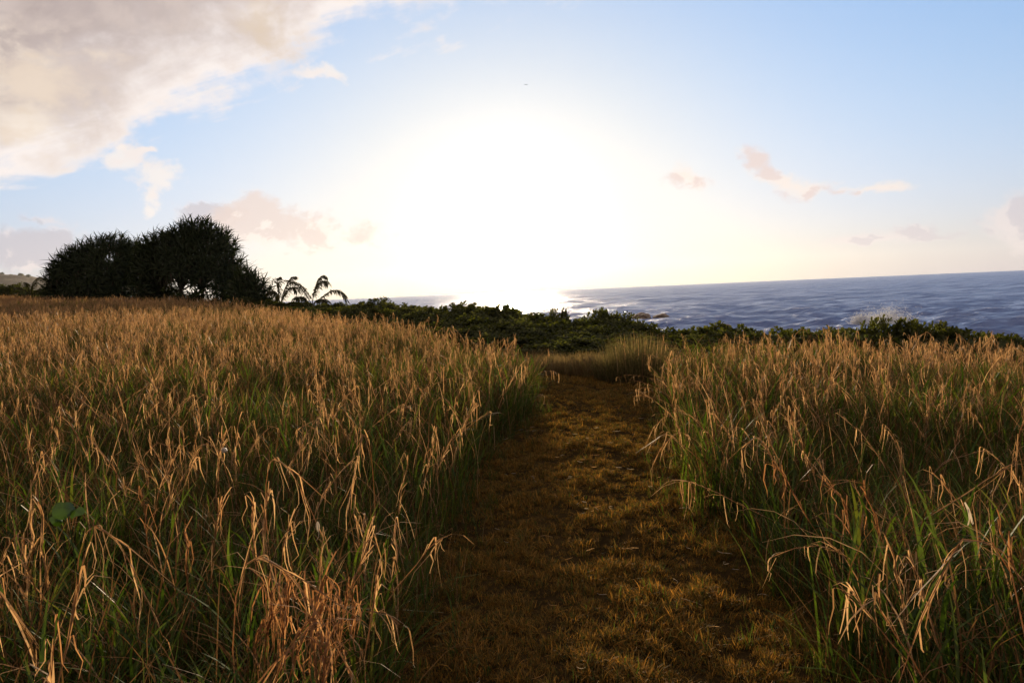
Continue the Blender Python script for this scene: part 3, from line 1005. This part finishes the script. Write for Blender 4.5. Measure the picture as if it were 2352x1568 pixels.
STALKS = [
    ((280, 972), (210, 1204), .86, 'longest dry stalk leaning right above the round green leaf at the left', 8),
    ((408, 1034), (359, 1167), .84, 'dry stalk with a thick sheath leaning right, right of the longest leaning stalk', 6),
    ((441, 1064), (380, 1170), .80, 'thin arched dry stalk crossing behind the thick sheathed stalk', 6),
    ((113, 1030), (75, 1112), .84, 'dry stalk with two blades folded into an upside down V near the left edge', 5),
    ((215, 883), (147, 1003), .88, 'dry stalk bowed over to the right with long hanging blades, upper left', 7),
    ((523, 866), (492, 965), .88, 'tall bundled dry stalk leaning right in the middle of the left field', 7),
    ((331, 907), (287, 1037), .86, 'straight dry stalk leaning right just above the longest stalk', 5),
    ((509, 1006), (496, 1115), .82, 'upright dry stalk with a small pale snail on it', 5),
    ((509, 1152), (485, 1303), .80, 'upright dry stalk broken off at the top, below the snail stalk', 5),
    ((574, 1144), (588, 1275), .80, 'left one of two bright upright broken stalks near the pale seed head', 4),
    ((615, 1149), (605, 1258), .80, 'right one of two bright upright broken stalks near the pale seed head', 4),
    ((661, 1217), (646, 1296), .76, 'short dry stalk with a folded tip below the two bright broken stalks', 4),
    ((75, 1170), (65, 1296), .80, 'dry stalk standing just left of the round green leaf', 5),
    ((56, 1222), (68, 1433), .78, 'thick pale dry stalk at the lower left edge', 6),
    ((321, 1122), (338, 1228), .80, 'dark reddish dry stalk between the longest stalk and the thick sheathed one', 4),
    ((424, 1221), (434, 1296), .74, 'short reddish stalk low in the left foreground', 4),
    ((663, 1351), (649, 1501), .76, 'stalk with a bright folded head in the rusty clump at the bottom left', 8),
    ((728, 1402), (646, 1532), .72, 'stalk leaning right across the rusty clump at the bottom left', 7),
    ((745, 1344), (714, 1409), .78, 'thin arching stalk at the right top of the rusty clump', 6),
    ((803, 1330), (766, 1552), .76, 'tall stalk with many hanging blades between the rusty clump and the path', 9),
    ((615, 1327), (625, 1433), .74, 'ragged stalk at the left of the rusty clump at the bottom left', 8),
    ((850, 1235), (800, 1380), .78, 'slender bright stalk leaning right beside the left edge of the path', 6),
    ((1010, 1245), (955, 1300), .62, 'bent stalk reaching out over the left edge of the path', 5),
    ((1912, 1111), (1960, 1227), .80, 'rusty stalk leaning left at the middle of the right foreground', 7),
    ((1975, 1108), (2021, 1224), .80, 'pale straight stalk leaning left, right of the rusty leaning stalk', 5),
    ((1571, 1105), (1700, 1156), .62, 'stalk bent far over the right edge of the path with a comb of hanging blades', 8),
    ((1775, 1278), (1960, 1285), .50, 'nearly flat stalk lying out to the left in the right foreground', 7),
    ((2099, 1301), (2137, 1425), .74, 'brown stalk with a curved blade at its top, lower right', 5),
    ((2294, 1210), (2345, 1357), .80, 'thick orange stalk at the lower right edge', 6),
    ((2007, 1374), (2058, 1449), .66, 'thin stalk leaning left at the bottom right', 4),
    ((2297, 1091), (2208, 1139), .70, 'stalk slanting up to the right at the right edge', 4),
    ((1953, 1374), (1994, 1411), .60, 'short bent stalk below the nearly flat stalk on the right', 4),
    ((1629, 929), (1673, 1002), .84, 'arched stalk leaning left beside the right edge of the path', 6),
    ((1783, 1074), (1838, 1153), .78, 'bright folded stalk leaning left, left of the rusty leaning stalk', 5),
    ((1816, 945), (1853, 1070), .86, 'tall bundled stalk leaning left in the right field', 7),
    ((1576, 949), (1651, 1028), .76, 'bowed stalk hanging left over the far right edge of the path', 6),
    ((1536, 1000), (1567, 1020), .55, 'small stalk arching out low over the path from the right', 4),
]
for i, (tp, lw, hh, lb, nl) in enumerate(STALKS):
    stalk(tp, lw, hh, lb, 300 + i, nl, material=M_RUST if ('rusty' in lb or 'reddish' in lb or 'orange' in lb) else None)
# the rusty clump at the lower left is thick with stalks that nothing tells apart
r_c = random.Random(9)
for i in range(12):
    x = 640 + r_c.uniform(-40, 200); y = 1390 + r_c.uniform(-40, 130)
    stalk((x, y), (x - r_c.uniform(-20, 40), y + 110), r_c.uniform(.55, .75), 'one of the many ragged stalks that make up the rusty clump at the bottom left', 400 + i, 6, 'stalks of the rusty clump', M_RUST)

# ------------------------------------------------------------------ small things among the grass
def round_leaf_plant():
    c0 = at(150, 1166, 2.55)
    e = empty('broadleaf_plant', (c0.x, c0.y, g1(c0.x, c0.y)), 'plant with two rounded bright green leaves among the dry stalks at the left', 'plant')
    mt = MB(); h = c0.z - e.location.z
    mt.tube([(0.05, .02, 0), (.02, .02, h * .6), (0, .01, h - .03)], [.004, .003, .002], 5)
    link('stem', mt.mesh('stem', M_ROUND), e)
    for (ox, oy, oz, rad_, rx, rz_) in ((-.010, 0, 0, .036, -38, 20), (.030, .012, -.012, .027, -58, -35), (-.05, .03, -.05, .022, -20, 60)):
        mb = MB()
        vs_, fs = [(0, 0, 0)], []
        n = 26; ring = 5
        for k in range(1, ring + 1):
            u = k / ring
            for j in range(n):
                a = 2 * math.pi * j / n
                rr_ = rad_ * u * (1 - .42 * max(0, math.cos(a - math.pi / 2)) ** 10 + .10 * max(0, math.cos(a + math.pi / 2)) ** 6 + .025 * math.sin(5 * a + 1))
                lx, ly = rr_ * math.cos(a), rr_ * math.sin(a)
                vein = .0016 * abs(math.sin(4 * a)) * u
                vs_.append((lx, .55 * lx * lx / rad_ + .25 * ly * ly / rad_ + vein + .004 * u * math.sin(3 * a), ly))
        for j in range(n): fs.append((0, 1 + j, 1 + (j + 1) % n))
        for k in range(ring - 1):
            for j in range(n):
                a_ = 1 + k * n + j; b_ = 1 + k * n + (j + 1) % n
                fs.append((a_, a_ + n, b_ + n, b_))
        mb.add(vs_, fs, 0, .5)
        o = link('leaf', mb.mesh('leaf', M_ROUND, True), e, (ox, oy, h + oz))
        o.rotation_euler = (R(rx), R(10), R(rz_))


round_leaf_plant()


def snail():
    c0 = at(515, 1034, 3.62)
    mb = MB()
    import bmesh
    bm = bmesh.new()
    for k in range(26):                                          # coiled shell
        t = k / 25; a = t * 4.2 * math.pi; rr_ = .010 * (1 - .85 * t); q = .0085 * (1 - .8 * t)
        mt = Matrix.Translation((rr_ * math.cos(a), -.006 + .016 * t, rr_ * math.sin(a))) @ Matrix.Scale(q, 4)
        bmesh.ops.create_uvsphere(bm, u_segments=10, v_segments=6, radius=1, matrix=mt)
    me = bpy.data.meshes.new('snail'); bm.to_mesh(me); bm.free()
    me.polygons.foreach_set('use_smooth', [True] * len(me.polygons))
    m_ = solid('snail_shell', (.36, .30, .22), (.5, .44, .36), 90, .4, .1)
    me.materials.append(m_)
    o = link('snail', me, loc=c0)
    tag(o, 'small pale round shell clinging to an upright stalk in the left field', 'snail')


snail()


def seed_head():
    c0 = at(730, 1208, 2.3)
    e = empty('seed_head', (c0.x, c0.y, c0.z), 'bright pale ribbed seed head hanging from a thin blade, left of the path', 'seed head')
    for j in range(6):
        a = 2 * math.pi * j / 6
        mb = MB()
        o_ = np.array([math.cos(a), math.sin(a), 0]); s_ = np.array([-math.sin(a), math.cos(a), 0])
        pts = [np.array((0, 0, .016)) + o_ * .002, o_ * .0055 + np.array((0, 0, .008)), o_ * .0065, o_ * .0045 + np.array((0, 0, -.012)), np.array((.002, 0, -.022))]
        mb.ribbon(pts, [.0015, .0038, .0044, .003, .0008], s_)
        link('husk', mb.mesh('husk', M_PALE), e)
    mb = MB(); mb.tube([(.002, 0, -.02), (.001, 0, -.034), (-.008, 0, -.048)], [.0012, .0009, .0004], 4)
    link('awn', mb.mesh('awn', M_PALE), e)
    mb = MB(); mb.tube([(0, 0, .016), (.006, .02, .05), (.02, .06, .03), (.04, .1, -.5)], [.0008, .001, .0012, .0015], 4)
    link('stem', mb.mesh('stem', M_GREEN), e)


seed_head()


def bleached(px, py, y, label, seed):
    r_ = np.random.default_rng(seed)
    c0 = at(px, py, y)
    mb = MB()
    mb.ribbon([(0, 0, 0), (.012, 0, -.025), (.022, .004, -.05), (.036, .01, -.085)], [.006, .011, .012, .007], np.array((.9, .2, .3)))
    mb.ribbon([(.012, 0, -.025), (.010, -.01, -.06), (.008, -.006, -.082)], [.006, .005, .008], np.array((.95, .2, .1)))
    tag(link('bleached_leaf', mb.mesh('bleached_leaf', M_PALE), loc=c0), label, 'dry leaf')


bleached(2216, 1153, 2.5, 'white bleached forked leaf among dark grass near the right edge', 1)

# ------------------------------------------------------------------ coastal shrubs
def rosette(mb, r_, c, up, s_, mi=0, nl=10):
    up = up / (np.linalg.norm(up) + 1e-9)
    a = np.cross(up, (.2, .9, .31)); a /= np.linalg.norm(a); b = np.cross(up, a)
    for j in range(nl):
        q = 2 * math.pi * (j * .382 + r_.random() * .05)
        o_ = math.cos(q) * a + math.sin(q) * b; sd = -math.sin(q) * a + math.cos(q) * b
        tl = .0 + 1.05 * j / nl
        d = o_ * math.cos(tl) + up * math.sin(tl)
        L = s_ * r_.uniform(.8, 1.15); wd = L * .52
        p = c + up * .01 * j
        mb.add([p, p + d * L * .55 - sd * wd * .45, p + d * L + up * -.012, p + d * L * .55 + sd * wd * .45, p + d * L * .9 - sd * wd * .4, p + d * L * .9 + sd * wd * .4],
               [(0, 1, 4, 2), (0, 2, 5, 3)], mi, float(r_.random()))


def shrub_meshes(seed, n=560):
    """unit shrub: radius about 1, height 1"""
    r_ = np.random.default_rng(seed)
    mb, st = MB(), MB()
    lob = [(r_.normal(0, .38), r_.normal(0, .38), r_.uniform(.35, .62), r_.uniform(.34, .52)) for _ in range(7)]
    for i in range(n):
        lx, ly, lz, lr = lob[r_.integers(0, 7)]
        d = r_.normal(0, 1, 3); d[2] = abs(d[2]) * 1.0 - .25; d /= np.linalg.norm(d)
        k = r_.uniform(.82, 1.05) + (.13 if r_.random() < .06 else 0)
        c = np.array((lx, ly, lz)) + d * lr * k
        if c[2] < .04: c[2] = .04 + r_.random() * .1
        rosette(mb, r_, c, d + np.array((0, 0, .5)), r_.uniform(.10, .15))
        if i % 14 == 0:
            st.tube([(0.1 * d[0], .1 * d[1], -.05), c * .55, c], [.022, .014, .006], 4)
    top = np.percentile([v[2] for v in mb.v], 99)
    for q in (mb, st): q.v = [(v[0], v[1], v[2] / top if v[2] > 0 else v[2]) for v in q.v]
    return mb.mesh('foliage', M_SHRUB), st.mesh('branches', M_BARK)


SHRUB = [shrub_meshes(50 + i) for i in range(6)]
HEDGE_X = [560, 690, 760, 850, 930, 1000, 1100, 1200, 1262, 1290, 1330, 1400, 1470, 1500, 1600, 1700, 1800, 1860, 1950, 1990, 2040, 2100, 2130, 2200, 2280, 2352, 2500, 2700]
HEDGE_Y = [700, 702, 703, 691, 699, 703, 709, 716, 720, 709, 717, 713, 722, 733, 744, 752, 753, 743, 755, 745, 731, 742, 740, 748, 753, 766, 772, 780]
for i_, x_ in enumerate(HEDGE_X): HEDGE_Y[i_] += 7 if 1250 < x_ < 1510 else (-14 if 1090 < x_ < 1250 else -6 if 880 < x_ < 1240 else -5 if 1520 < x_ < 2000 else -2)
HEDGE_D = ([500, 700, 850, 1000, 1200, 1500, 2000, 2700], [48, 42, 34, 29, 24.5, 21.5, 20.0, 20.0])
HEDGE_F = ([500, 700, 850, 1000, 1150, 1250, 1400, 1520, 1700, 2000, 2700], [45, 36, 27, 21, 17, 15.8, 15.6, 15.2, 15.4, 15.8, 16.5])


def place_shrub(x, y, w_, h_, label, group, k, rz):
    f_, s_ = SHRUB[k % 6]
    e = empty('coastal_shrub', (x, y, g1(x, y) - .05), label, 'shrub', group)
    e.rotation_euler = (0, 0, rz)
    e.scale = (w_, w_, h_)
    o = link('foliage', f_, e); o['kind'] = 'stuff'
    link('branches', s_, e)
    return e


def hedge():
    rr_ = random.Random(12)
    pts = []
    tries = 0
    while tries < 9000:
        tries += 1
        px = rr_.uniform(620, 2640)
        d0, d1 = np.interp(px, *HEDGE_F), np.interp(px, *HEDGE_D)
        t = 1 - rr_.random() ** 1.5
        y = d0 + (d1 - d0) * t
        hx = 668 - .0426 * (px - 1176)
        p = at(px, hx + 40, y)
        sp = (.8 if px < 1500 else .72) + .28 * (y / 25)
        if any((p.x - a) ** 2 + (p.y - b) ** 2 < sp * sp for a, b, *_ in pts): continue
        pts.append((p.x, p.y, px, t))
    pts.sort(key=lambda q: q[1])
    n = 0
    for i, (x, y, px, t) in enumerate(pts):
        top = at(px, float(np.interp(px, HEDGE_X, HEDGE_Y)) + 3, y).z
        g = g1(x, y)
        full = max(.5, min(2.3, top - g))
        front = .62
        h_ = front + (full - front) * min(1, t * 1.05)
        h_ = min(h_, full) * rr_.uniform(.86, 1.0)
        w_ = rr_.uniform(1.1, 1.5) * (1 if y < 30 else 1.25)
        row = 'front' if t < .45 else 'back'
        where = ('just right of the palms' if px < 900 else 'behind the left field below the sun' if px < 1230 else
                 'at the far end of the path' if px < 1560 else 'behind the left half of the right field' if px < 1960 else 'behind the right half of the right field')
        place_shrub(x, y, w_, h_, f'dark rounded hedge shrub {where}, in the {row} row', f'hedge shrubs {where}, {row} row', i, rr_.uniform(0, 6.28))
        n += 1
    print('shrubs', n)


hedge()
# shrubs that stand out
for (px, py, y, w_, lb) in [(2045, 739, 19.6, .95, 'taller bushy shrub rising above the right hedge in front of the spray'), (2120, 748, 19.8, .85, 'rounded shrub right of the tallest shrub in the right hedge'),
                            (1283, 713, 24, .42, 'small upright knob of a shrub sticking up from the middle of the hedge'), (1385, 717, 22.5, .7, 'rounded shrub top left of the peaked sea rock'),
                            (850, 690, 34.5, 1.3, 'dome shaped shrub just right of the right palm'), (770, 697, 42, 1.1, 'dome shaped shrub at the foot of the right palm'),
                            (15, 655, 75, 2.2, 'dark shrub at the left edge below the far hill'), (55, 668, 74, 1.8, 'low dark shrub left of the small leaning palm'), (105, 664, 72, 1.6, 'dark shrub between the small leaning palm and the big tree'),
                            (85, 672, 70, 1.9, 'low shrub at the foot of the small leaning palm'), (140, 675, 66, 1.6, 'low shrub under the left end of the big tree'), (-60, 650, 76, 2.4, 'shrub beyond the left edge of the field'),
                            (560, 684, 47, 1.3, 'green shrub under the right end of the big trees'), (610, 690, 46, 1.2, 'green shrub in front of the low screw pine'), (500, 690, 49, 1.2, 'green shrub in the gap below the tallest screw pine'),
                            (655, 694, 44.5, 1.1, 'green shrub at the foot of the left palm'), (700, 696, 44, 1.0, 'green shrub between the two palms')]:
    p = at(px, py, y)
    place_shrub(p.x, y, w_, max(.5, p.z - g1(p.x, y) + .05), lb, None, px, px * .7)

# ------------------------------------------------------------------ screw pines
def pand_rosette(seed):
    r_ = np.random.default_rng(seed)
    mb = MB()
    for j in range(26):
        q = j * 2.4; t = j / 26
        el_ = 1.25 - 2.0 * t + r_.normal(0, .12)
        L = r_.uniform(.68, 1.02)
        o_ = np.array([math.cos(q), math.sin(q), 0]); sd = np.array([-math.sin(q), math.cos(q), 0])
        p = np.array((0, 0, .12 * (1 - t))); pts = []
        e_ = el_
        for k in range(5):
            pts.append(p.copy())
            p = p + (o_ * math.cos(e_) + np.array([0, 0, 1]) * math.sin(e_)) * L / 4
            e_ -= r_.uniform(.12, .38) + .25 * t
        mb.ribbon(pts, [.055, .066, .058, .038, .003], sd, 0, float(r_.random()))
    dead = MB()
    for j in range(9):
        q = r_.uniform(0, 6.28); L = r_.uniform(.35, .7)
        o_ = np.array([math.cos(q), math.sin(q), 0]); sd = np.array([-math.sin(q), math.cos(q), 0])
        dead.ribbon([(0, 0, 0), o_ * .12 + np.array((0, 0, -.08)), o_ * .16 + np.array((0, 0, -L * .6)), o_ * .14 + np.array((0, 0, -L))], [.04, .045, .035, .004], sd, 0, float(r_.random()))
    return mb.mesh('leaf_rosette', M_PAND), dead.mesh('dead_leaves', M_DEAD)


PR = [pand_rosette(70 + i) for i in range(5)]


def screw_pine(px, y, outline, n, label, seed, gaps=None, inner=.35):
    n_all = int(n * 1.35) if n > 100 else n
    """outline: crown edge in the photo as (px, py) turned into metres at the tree's own distance"""
    r_ = np.random.default_rng(seed)
    b0 = at(px, 690, y)
    g = g1(b0.x, y)
    e = empty('screw_pine', (b0.x, y, g), label, 'tree', 'screw pines at the edge of the field')
    pol = [at(a, b, y) for a, b in outline]
    X = np.array([p.x - b0.x for p in pol]); Z = np.array([p.z - g for p in pol])
    lo, hi = X.min(), X.max()
    in_ = .55 if n > 100 else .25
    lo, hi = lo + in_, hi - in_
    spots = []
    tries = 0
    while len(spots) < n_all and tries < 60000:
        tries += 1
        x = r_.uniform(lo, hi)
        top = float(np.interp(x, X, Z)) - .5 - .35 * abs(math.sin(2.1 * x + seed)) * abs(math.sin(.9 * x + 2))
        half = (hi - lo) * .46
        u = (x - (lo + hi) / 2) / ((hi - lo) / 2)
        dp = half * math.sqrt(max(.02, 1 - u * u))
        v = r_.uniform(-1, .65)
        yy = v * dp
        zt = top * math.sqrt(max(.02, 1 - .96 * v * v))
        z = zt if r_.random() > inner else r_.uniform(.12, 1) * zt
        if z < .3 and r_.random() < .6: continue
        if gaps:
            if any(((x - gx) / gr) ** 2 + ((z - gz) / gr) ** 2 < 1 for gx, gz, gr in gaps): continue
        if any((x - a) ** 2 + (yy - b) ** 2 + (z - c) ** 2 < (.20 if len(spots) < n else .08) for a, b, c in spots): continue
        spots.append((x, yy, z))
    cx = (lo + hi) / 2
    fill = MB()
    for i, (x, yy, z) in enumerate(spots):
        d = Vector(((x - cx) * .8, yy * .8, (z - 1.6) * .75 + .9)).normalized()
        k = int(r_.integers(0, 5))
        if i >= n:                                              # past the heads one can pick apart: one joined mass
            q = d.to_track_quat('Z', 'Y').to_matrix() @ Matrix.Rotation(r_.uniform(0, 6.28), 3, 'Z')
            src = PR[k][0]
            A = np.array([v.co for v in src.vertices]) @ np.array(q).T * .95 + np.array((x, yy, z))
            bq = len(fill.v)
            fill.v += [tuple(v) for v in A]; fill.t += [float(r_.random())] * len(A)
            fill.f += [tuple(bq + j for j in p.vertices) for p in src.polygons]; fill.mi += [0] * len(src.polygons)
            continue
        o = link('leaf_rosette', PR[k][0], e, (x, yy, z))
        q = d.to_track_quat('Z', 'Y')
        o.rotation_euler = (q @ Matrix.Rotation(r_.uniform(0, 6.28), 3, 'Z').to_quaternion()).to_euler()
        s_ = r_.uniform(1.0, 1.3) if n > 30 else r_.uniform(.7, 1.0)
        o.scale = (s_, s_, s_)
        if i % 2 == 0:
            dd = link('dead_leaves', PR[k][1], o)
            dd['kind'] = 'stuff'
            dd.rotation_euler = o.rotation_euler.to_matrix().inverted().to_euler()
    # trunks, forked limbs and prop roots
    bm_ = MB()
    forks = []
    sc_ = min(1.0, float(Z.max()) / 6.0)
    for k in range(4):
        bx = cx + (k - 1.5) * (hi - lo) * .16 + r_.normal(0, .15); by = r_.normal(0, .5)
        h_ = r_.uniform(1.0, 1.7) * sc_; 
        tx_ = bx + r_.normal(0, .4)
        bm_.tube([(bx, by, -.1), ((bx + tx_) / 2, by + .1, h_ * .5), (tx_, by, h_)], [.17 * sc_, .13 * sc_, .12 * sc_], 7)
        for j in range(5):
            a = r_.uniform(0, 6.28)
            bm_.tube([(bx + (tx_ - bx) * .35, by, h_ * r_.uniform(.3, .5)), (bx + .35 * sc_ * math.cos(a), by + .35 * sc_ * math.sin(a), .15 * sc_), (bx + .45 * sc_ * math.cos(a), by + .45 * sc_ * math.sin(a), -.1)], [.035 * sc_, .035 * sc_, .03 * sc_], 5)
        forks.append((tx_, by, h_))
    for i, (x, yy, z) in enumerate(spots):
        if i % 3: continue
        fx, fy, fz = min(forks, key=lambda f: (f[0] - x) ** 2 + (f[1] - yy) ** 2)
        m1 = np.array((fx + (x - fx) * .45 + r_.normal(0, .1), fy + (yy - fy) * .45, fz + (max(z, fz) - fz) * .35))
        bm_.tube([(fx, fy, fz - .05), m1, (x, yy, z)], [.09 * sc_, .065 * sc_, .045 * sc_], 5)
    link('trunk', bm_.mesh('trunk', M_BARK), e)
    if fill.v: link('inner_leaves', fill.mesh('inner_leaves', M_PAND), e)['kind'] = 'stuff'
    print('rosettes', len(spots), lo, hi, Z.max())
    return e


screw_pine(222, 58.0, [(112, 690), (118, 660), (126, 620), (140, 592), (165, 566), (190, 552), (215, 545), (245, 540), (275, 533), (300, 540), (320, 552), (345, 580), (365, 690)], 300,
           'broad dome shaped dark tree with spiky leaves at the left of the clump', 5, inner=.5)
screw_pine(435, 52.0, [(312, 690), (322, 590), (335, 552), (352, 536), (372, 530), (395, 522), (418, 505), (440, 498), (470, 500), (495, 508), (515, 522), (528, 545), (535, 570), (548, 596), (562, 628), (575, 690)], 300,
           'tallest dark tree with spiky leaf heads and light showing between its trunks', 6, gaps=[(-1.1, 1.9, .7), (.1, 1.3, .75), (1.0, 1.6, .7), (-.3, .8, .6), (1.9, .9, .6)], inner=.5)
screw_pine(582, 48.0, [(530, 690), (545, 630), (560, 606), (578, 612), (592, 622), (606, 634), (616, 652), (625, 690)], 85,
           'low spiky dark tree at the right end of the clump', 7, inner=.3)
screw_pine(690, 46.0, [(655, 705), (668, 680), (685, 672), (700, 680), (712, 690), (722, 705)], 16, 'small spiky screw pine between the two palms', 8, inner=.2)
screw_pine(632, 47.0, [(608, 705), (618, 690), (632, 668), (645, 690), (655, 705)], 14, 'small spiky screw pine left of the palm with the arching fronds', 9, inner=.2)

# ------------------------------------------------------------------ young coconut palms
def frond(e, pts, seed, base, wid=.42):
    """pts: rachis points in world space; leaflets hang from it"""
    r_ = np.random.default_rng(seed)
    P = np.array([np.array(p) - base for p in pts])
    T = np.linspace(0, 1, len(P)); tt = np.linspace(0, 1, 26)
    Q = np.stack([np.interp(tt, T, P[:, i]) for i in range(3)], -1)
    for _ in range(3): Q[1:-1] = (Q[:-2] + 2 * Q[1:-1] + Q[2:]) / 4
    mb = MB(); mb.tube(Q, [.03 * (1 - .8 * t) for t in tt], 5, 0, .9)
    fr_ = link('frond', mb.mesh('frond', M_PALM), e)
    lm = MB()
    for i in range(4, 26):
        d = Q[min(i + 1, 25)] - Q[i - 1]; d /= np.linalg.norm(d) + 1e-9
        sd = np.cross(d, (0, 0, 1)); nn = np.linalg.norm(sd); sd = sd / nn if nn > .2 else np.array((0, 1.0, 0))
        for sg in (-1, 1):
            for h_ in (0, .33, .66):
                p = Q[i] + (Q[i - 1] - Q[i]) * h_
                L = wid * (1.1 - .55 * abs(2 * i / 25 - 1)) * r_.uniform(.8, 1.2)
                o_ = sd * sg * .75 + d * .55 + r_.normal(0, .12, 3) + np.array((.25, 0, 0)); o_ /= np.linalg.norm(o_)
                q1 = p + o_ * L * .5; q2 = q1 + (o_ + np.array((0, 0, -.9))) * L * .3; q3 = q2 + (o_ * .4 + np.array((0, 0, -1.0))) * L * .25
                s2 = np.cross(o_, (0, 0, 1)) + r_.normal(0, .3, 3); s2 /= np.linalg.norm(s2) + 1e-9
                lm.ribbon([p, q1, q2, q3], [.03, .055, .045, .004], s2, 0, float(r_.random()))
    lf = link('leaflets', lm.mesh('leaflets', M_PALM), fr_)
    lf['kind'] = 'stuff'


def palm(bx, by, y, fronds, label, seed, wid=.55):
    b0 = at(bx, by, y)
    g = g1(b0.x, y)
    e = empty('coconut_palm', (b0.x, y, g), label, 'palm', 'young palms by the sea')
    base = np.array((b0.x, y, g))
    mb = MB(); mb.tube([(0, 0, -.1), (0, 0, max(.2, b0.z - g))], [.12, .09], 8)
    link('trunk', mb.mesh('trunk', M_BARK), e)
    for i, (fp, dy_) in enumerate(fronds):
        n = len(fp)
        pts = [np.array((b0.x, y, b0.z - .05))] + [np.array(at(a, b, y + dy_ * (k + 1) / n)) for k, (a, b) in enumerate(fp)]
        frond(e, pts, seed * 20 + i, base, wid)


palm(716, 698, 45.5, [([(722, 668), (728, 645), (738, 634), (746, 636)], .3), ([(740, 682), (757, 669), (771, 666), (785, 673), (796, 691)], -.4), ([(704, 678), (690, 660), (676, 649), (660, 644)], .5),
                      ([(722, 670), (732, 652), (744, 645), (752, 652)], -.6), ([(700, 690), (688, 682), (678, 686)], -.8), ([(730, 690), (742, 688), (752, 694)], -.9)],
     'young palm with three wide arching fronds beside the sea', 1)
palm(643, 704, 46.5, [([(640, 675), (637, 655), (636, 642), (641, 638)], .3), ([(650, 672), (660, 650), (668, 638), (676, 636)], .2), ([(652, 680), (664, 662), (676, 660), (682, 670)], -.5), ([(634, 684), (626, 670), (618, 672)], -.4)],
     'young palm with narrow upright fronds between the screw pine and the wide palm', 2)
palm(69, 682, 68.0, [([(70, 665), (75, 650), (84, 640), (93, 636)], .4), ([(66, 662), (62, 654), (57, 649)], .3), ([(60, 668), (50, 663), (42, 661), (35, 661)], -.5), ([(74, 664), (78, 654), (84, 648)], -.4), ([(80, 672), (86, 666), (92, 666)], .5)],
     'small dark leaning palm at the far left in front of the hazy hill', 3, .36)

# ------------------------------------------------------------------ bird
def bird():
    p = at(1208, 195, 190)
    e = empty('bird', p, 'tiny dark bird gliding high above the sun', 'bird')
    mb = MB()
    ks = [(-.26, .004), (-.18, .035), (0, .07), (.15, .06), (.22, .045), (.28, .004)]
    mb.tube([(k * .3, k, 0) for k, _ in ks], [r_ for _, r_ in ks], 8)
    link('body', mb.mesh('body', M_BIRD, True), e)
    for s_ in (-1, 1):
        mb = MB()
        a = [(0, .12, .02), (s_ * .3, .16, .10), (s_ * .62, .02, .04 if s_ > 0 else .14)]
        b = [(0, -.10, .02), (s_ * .3, -.03, .10), (s_ * .60, -.03, .04 if s_ > 0 else .14)]
        vs_ = []
        for u, v in zip(a, b): vs_ += [u, v, (u[0], u[1], u[2] - .015), (v[0], v[1], v[2] - .008)]
        fs = []
        for k in range(2):
            i = 4 * k
            fs += [(i, i + 1, i + 5, i + 4), (i + 2, i + 6, i + 7, i + 3), (i, i + 4, i + 6, i + 2), (i + 1, i + 3, i + 7, i + 5)]
        mb.add(vs_, fs)
        link('wing', mb.mesh('wing', M_BIRD), e)
    mb = MB(); mb.add([(0, -.2, 0), (-.06, -.4, 0), (.06, -.4, 0), (0, -.2, .012)], [(0, 1, 2), (3, 2, 1), (0, 2, 3), (0, 3, 1)])
    link('tail', mb.mesh('tail', M_BIRD), e)


bird()

# ------------------------------------------------------------------ sea air
def haze():
    x, y0, y1, z0, z1 = 6400, -2750, 7300, SEA - 6.5, 230
    v = [(a, b_, c) for c in (z0, z1) for b_ in (y0, y1) for a in (-x, x)]
    f = [(0, 2, 3, 1), (4, 5, 7, 6), (0, 1, 5, 4), (2, 6, 7, 3), (0, 4, 6, 2), (1, 3, 7, 5)]
    m_, b = mat('sea_air')
    p = b.n('ShaderNodeVolumePrincipled', {'Color': (0.90, 0.93, 1.0, 1), 'Density': 1.0e-5, 'Anisotropy': 0.65})
    b.nt.links.new(p.outputs[0], b.n('ShaderNodeOutputMaterial').inputs['Volume'])
    me = bpy.data.meshes.new('haze'); me.from_pydata(v, [], f); me.materials.append(m_)
    tag(link('haze', me), 'thin salty haze over the sea and the far hill', 'haze', kind='stuff')


haze()
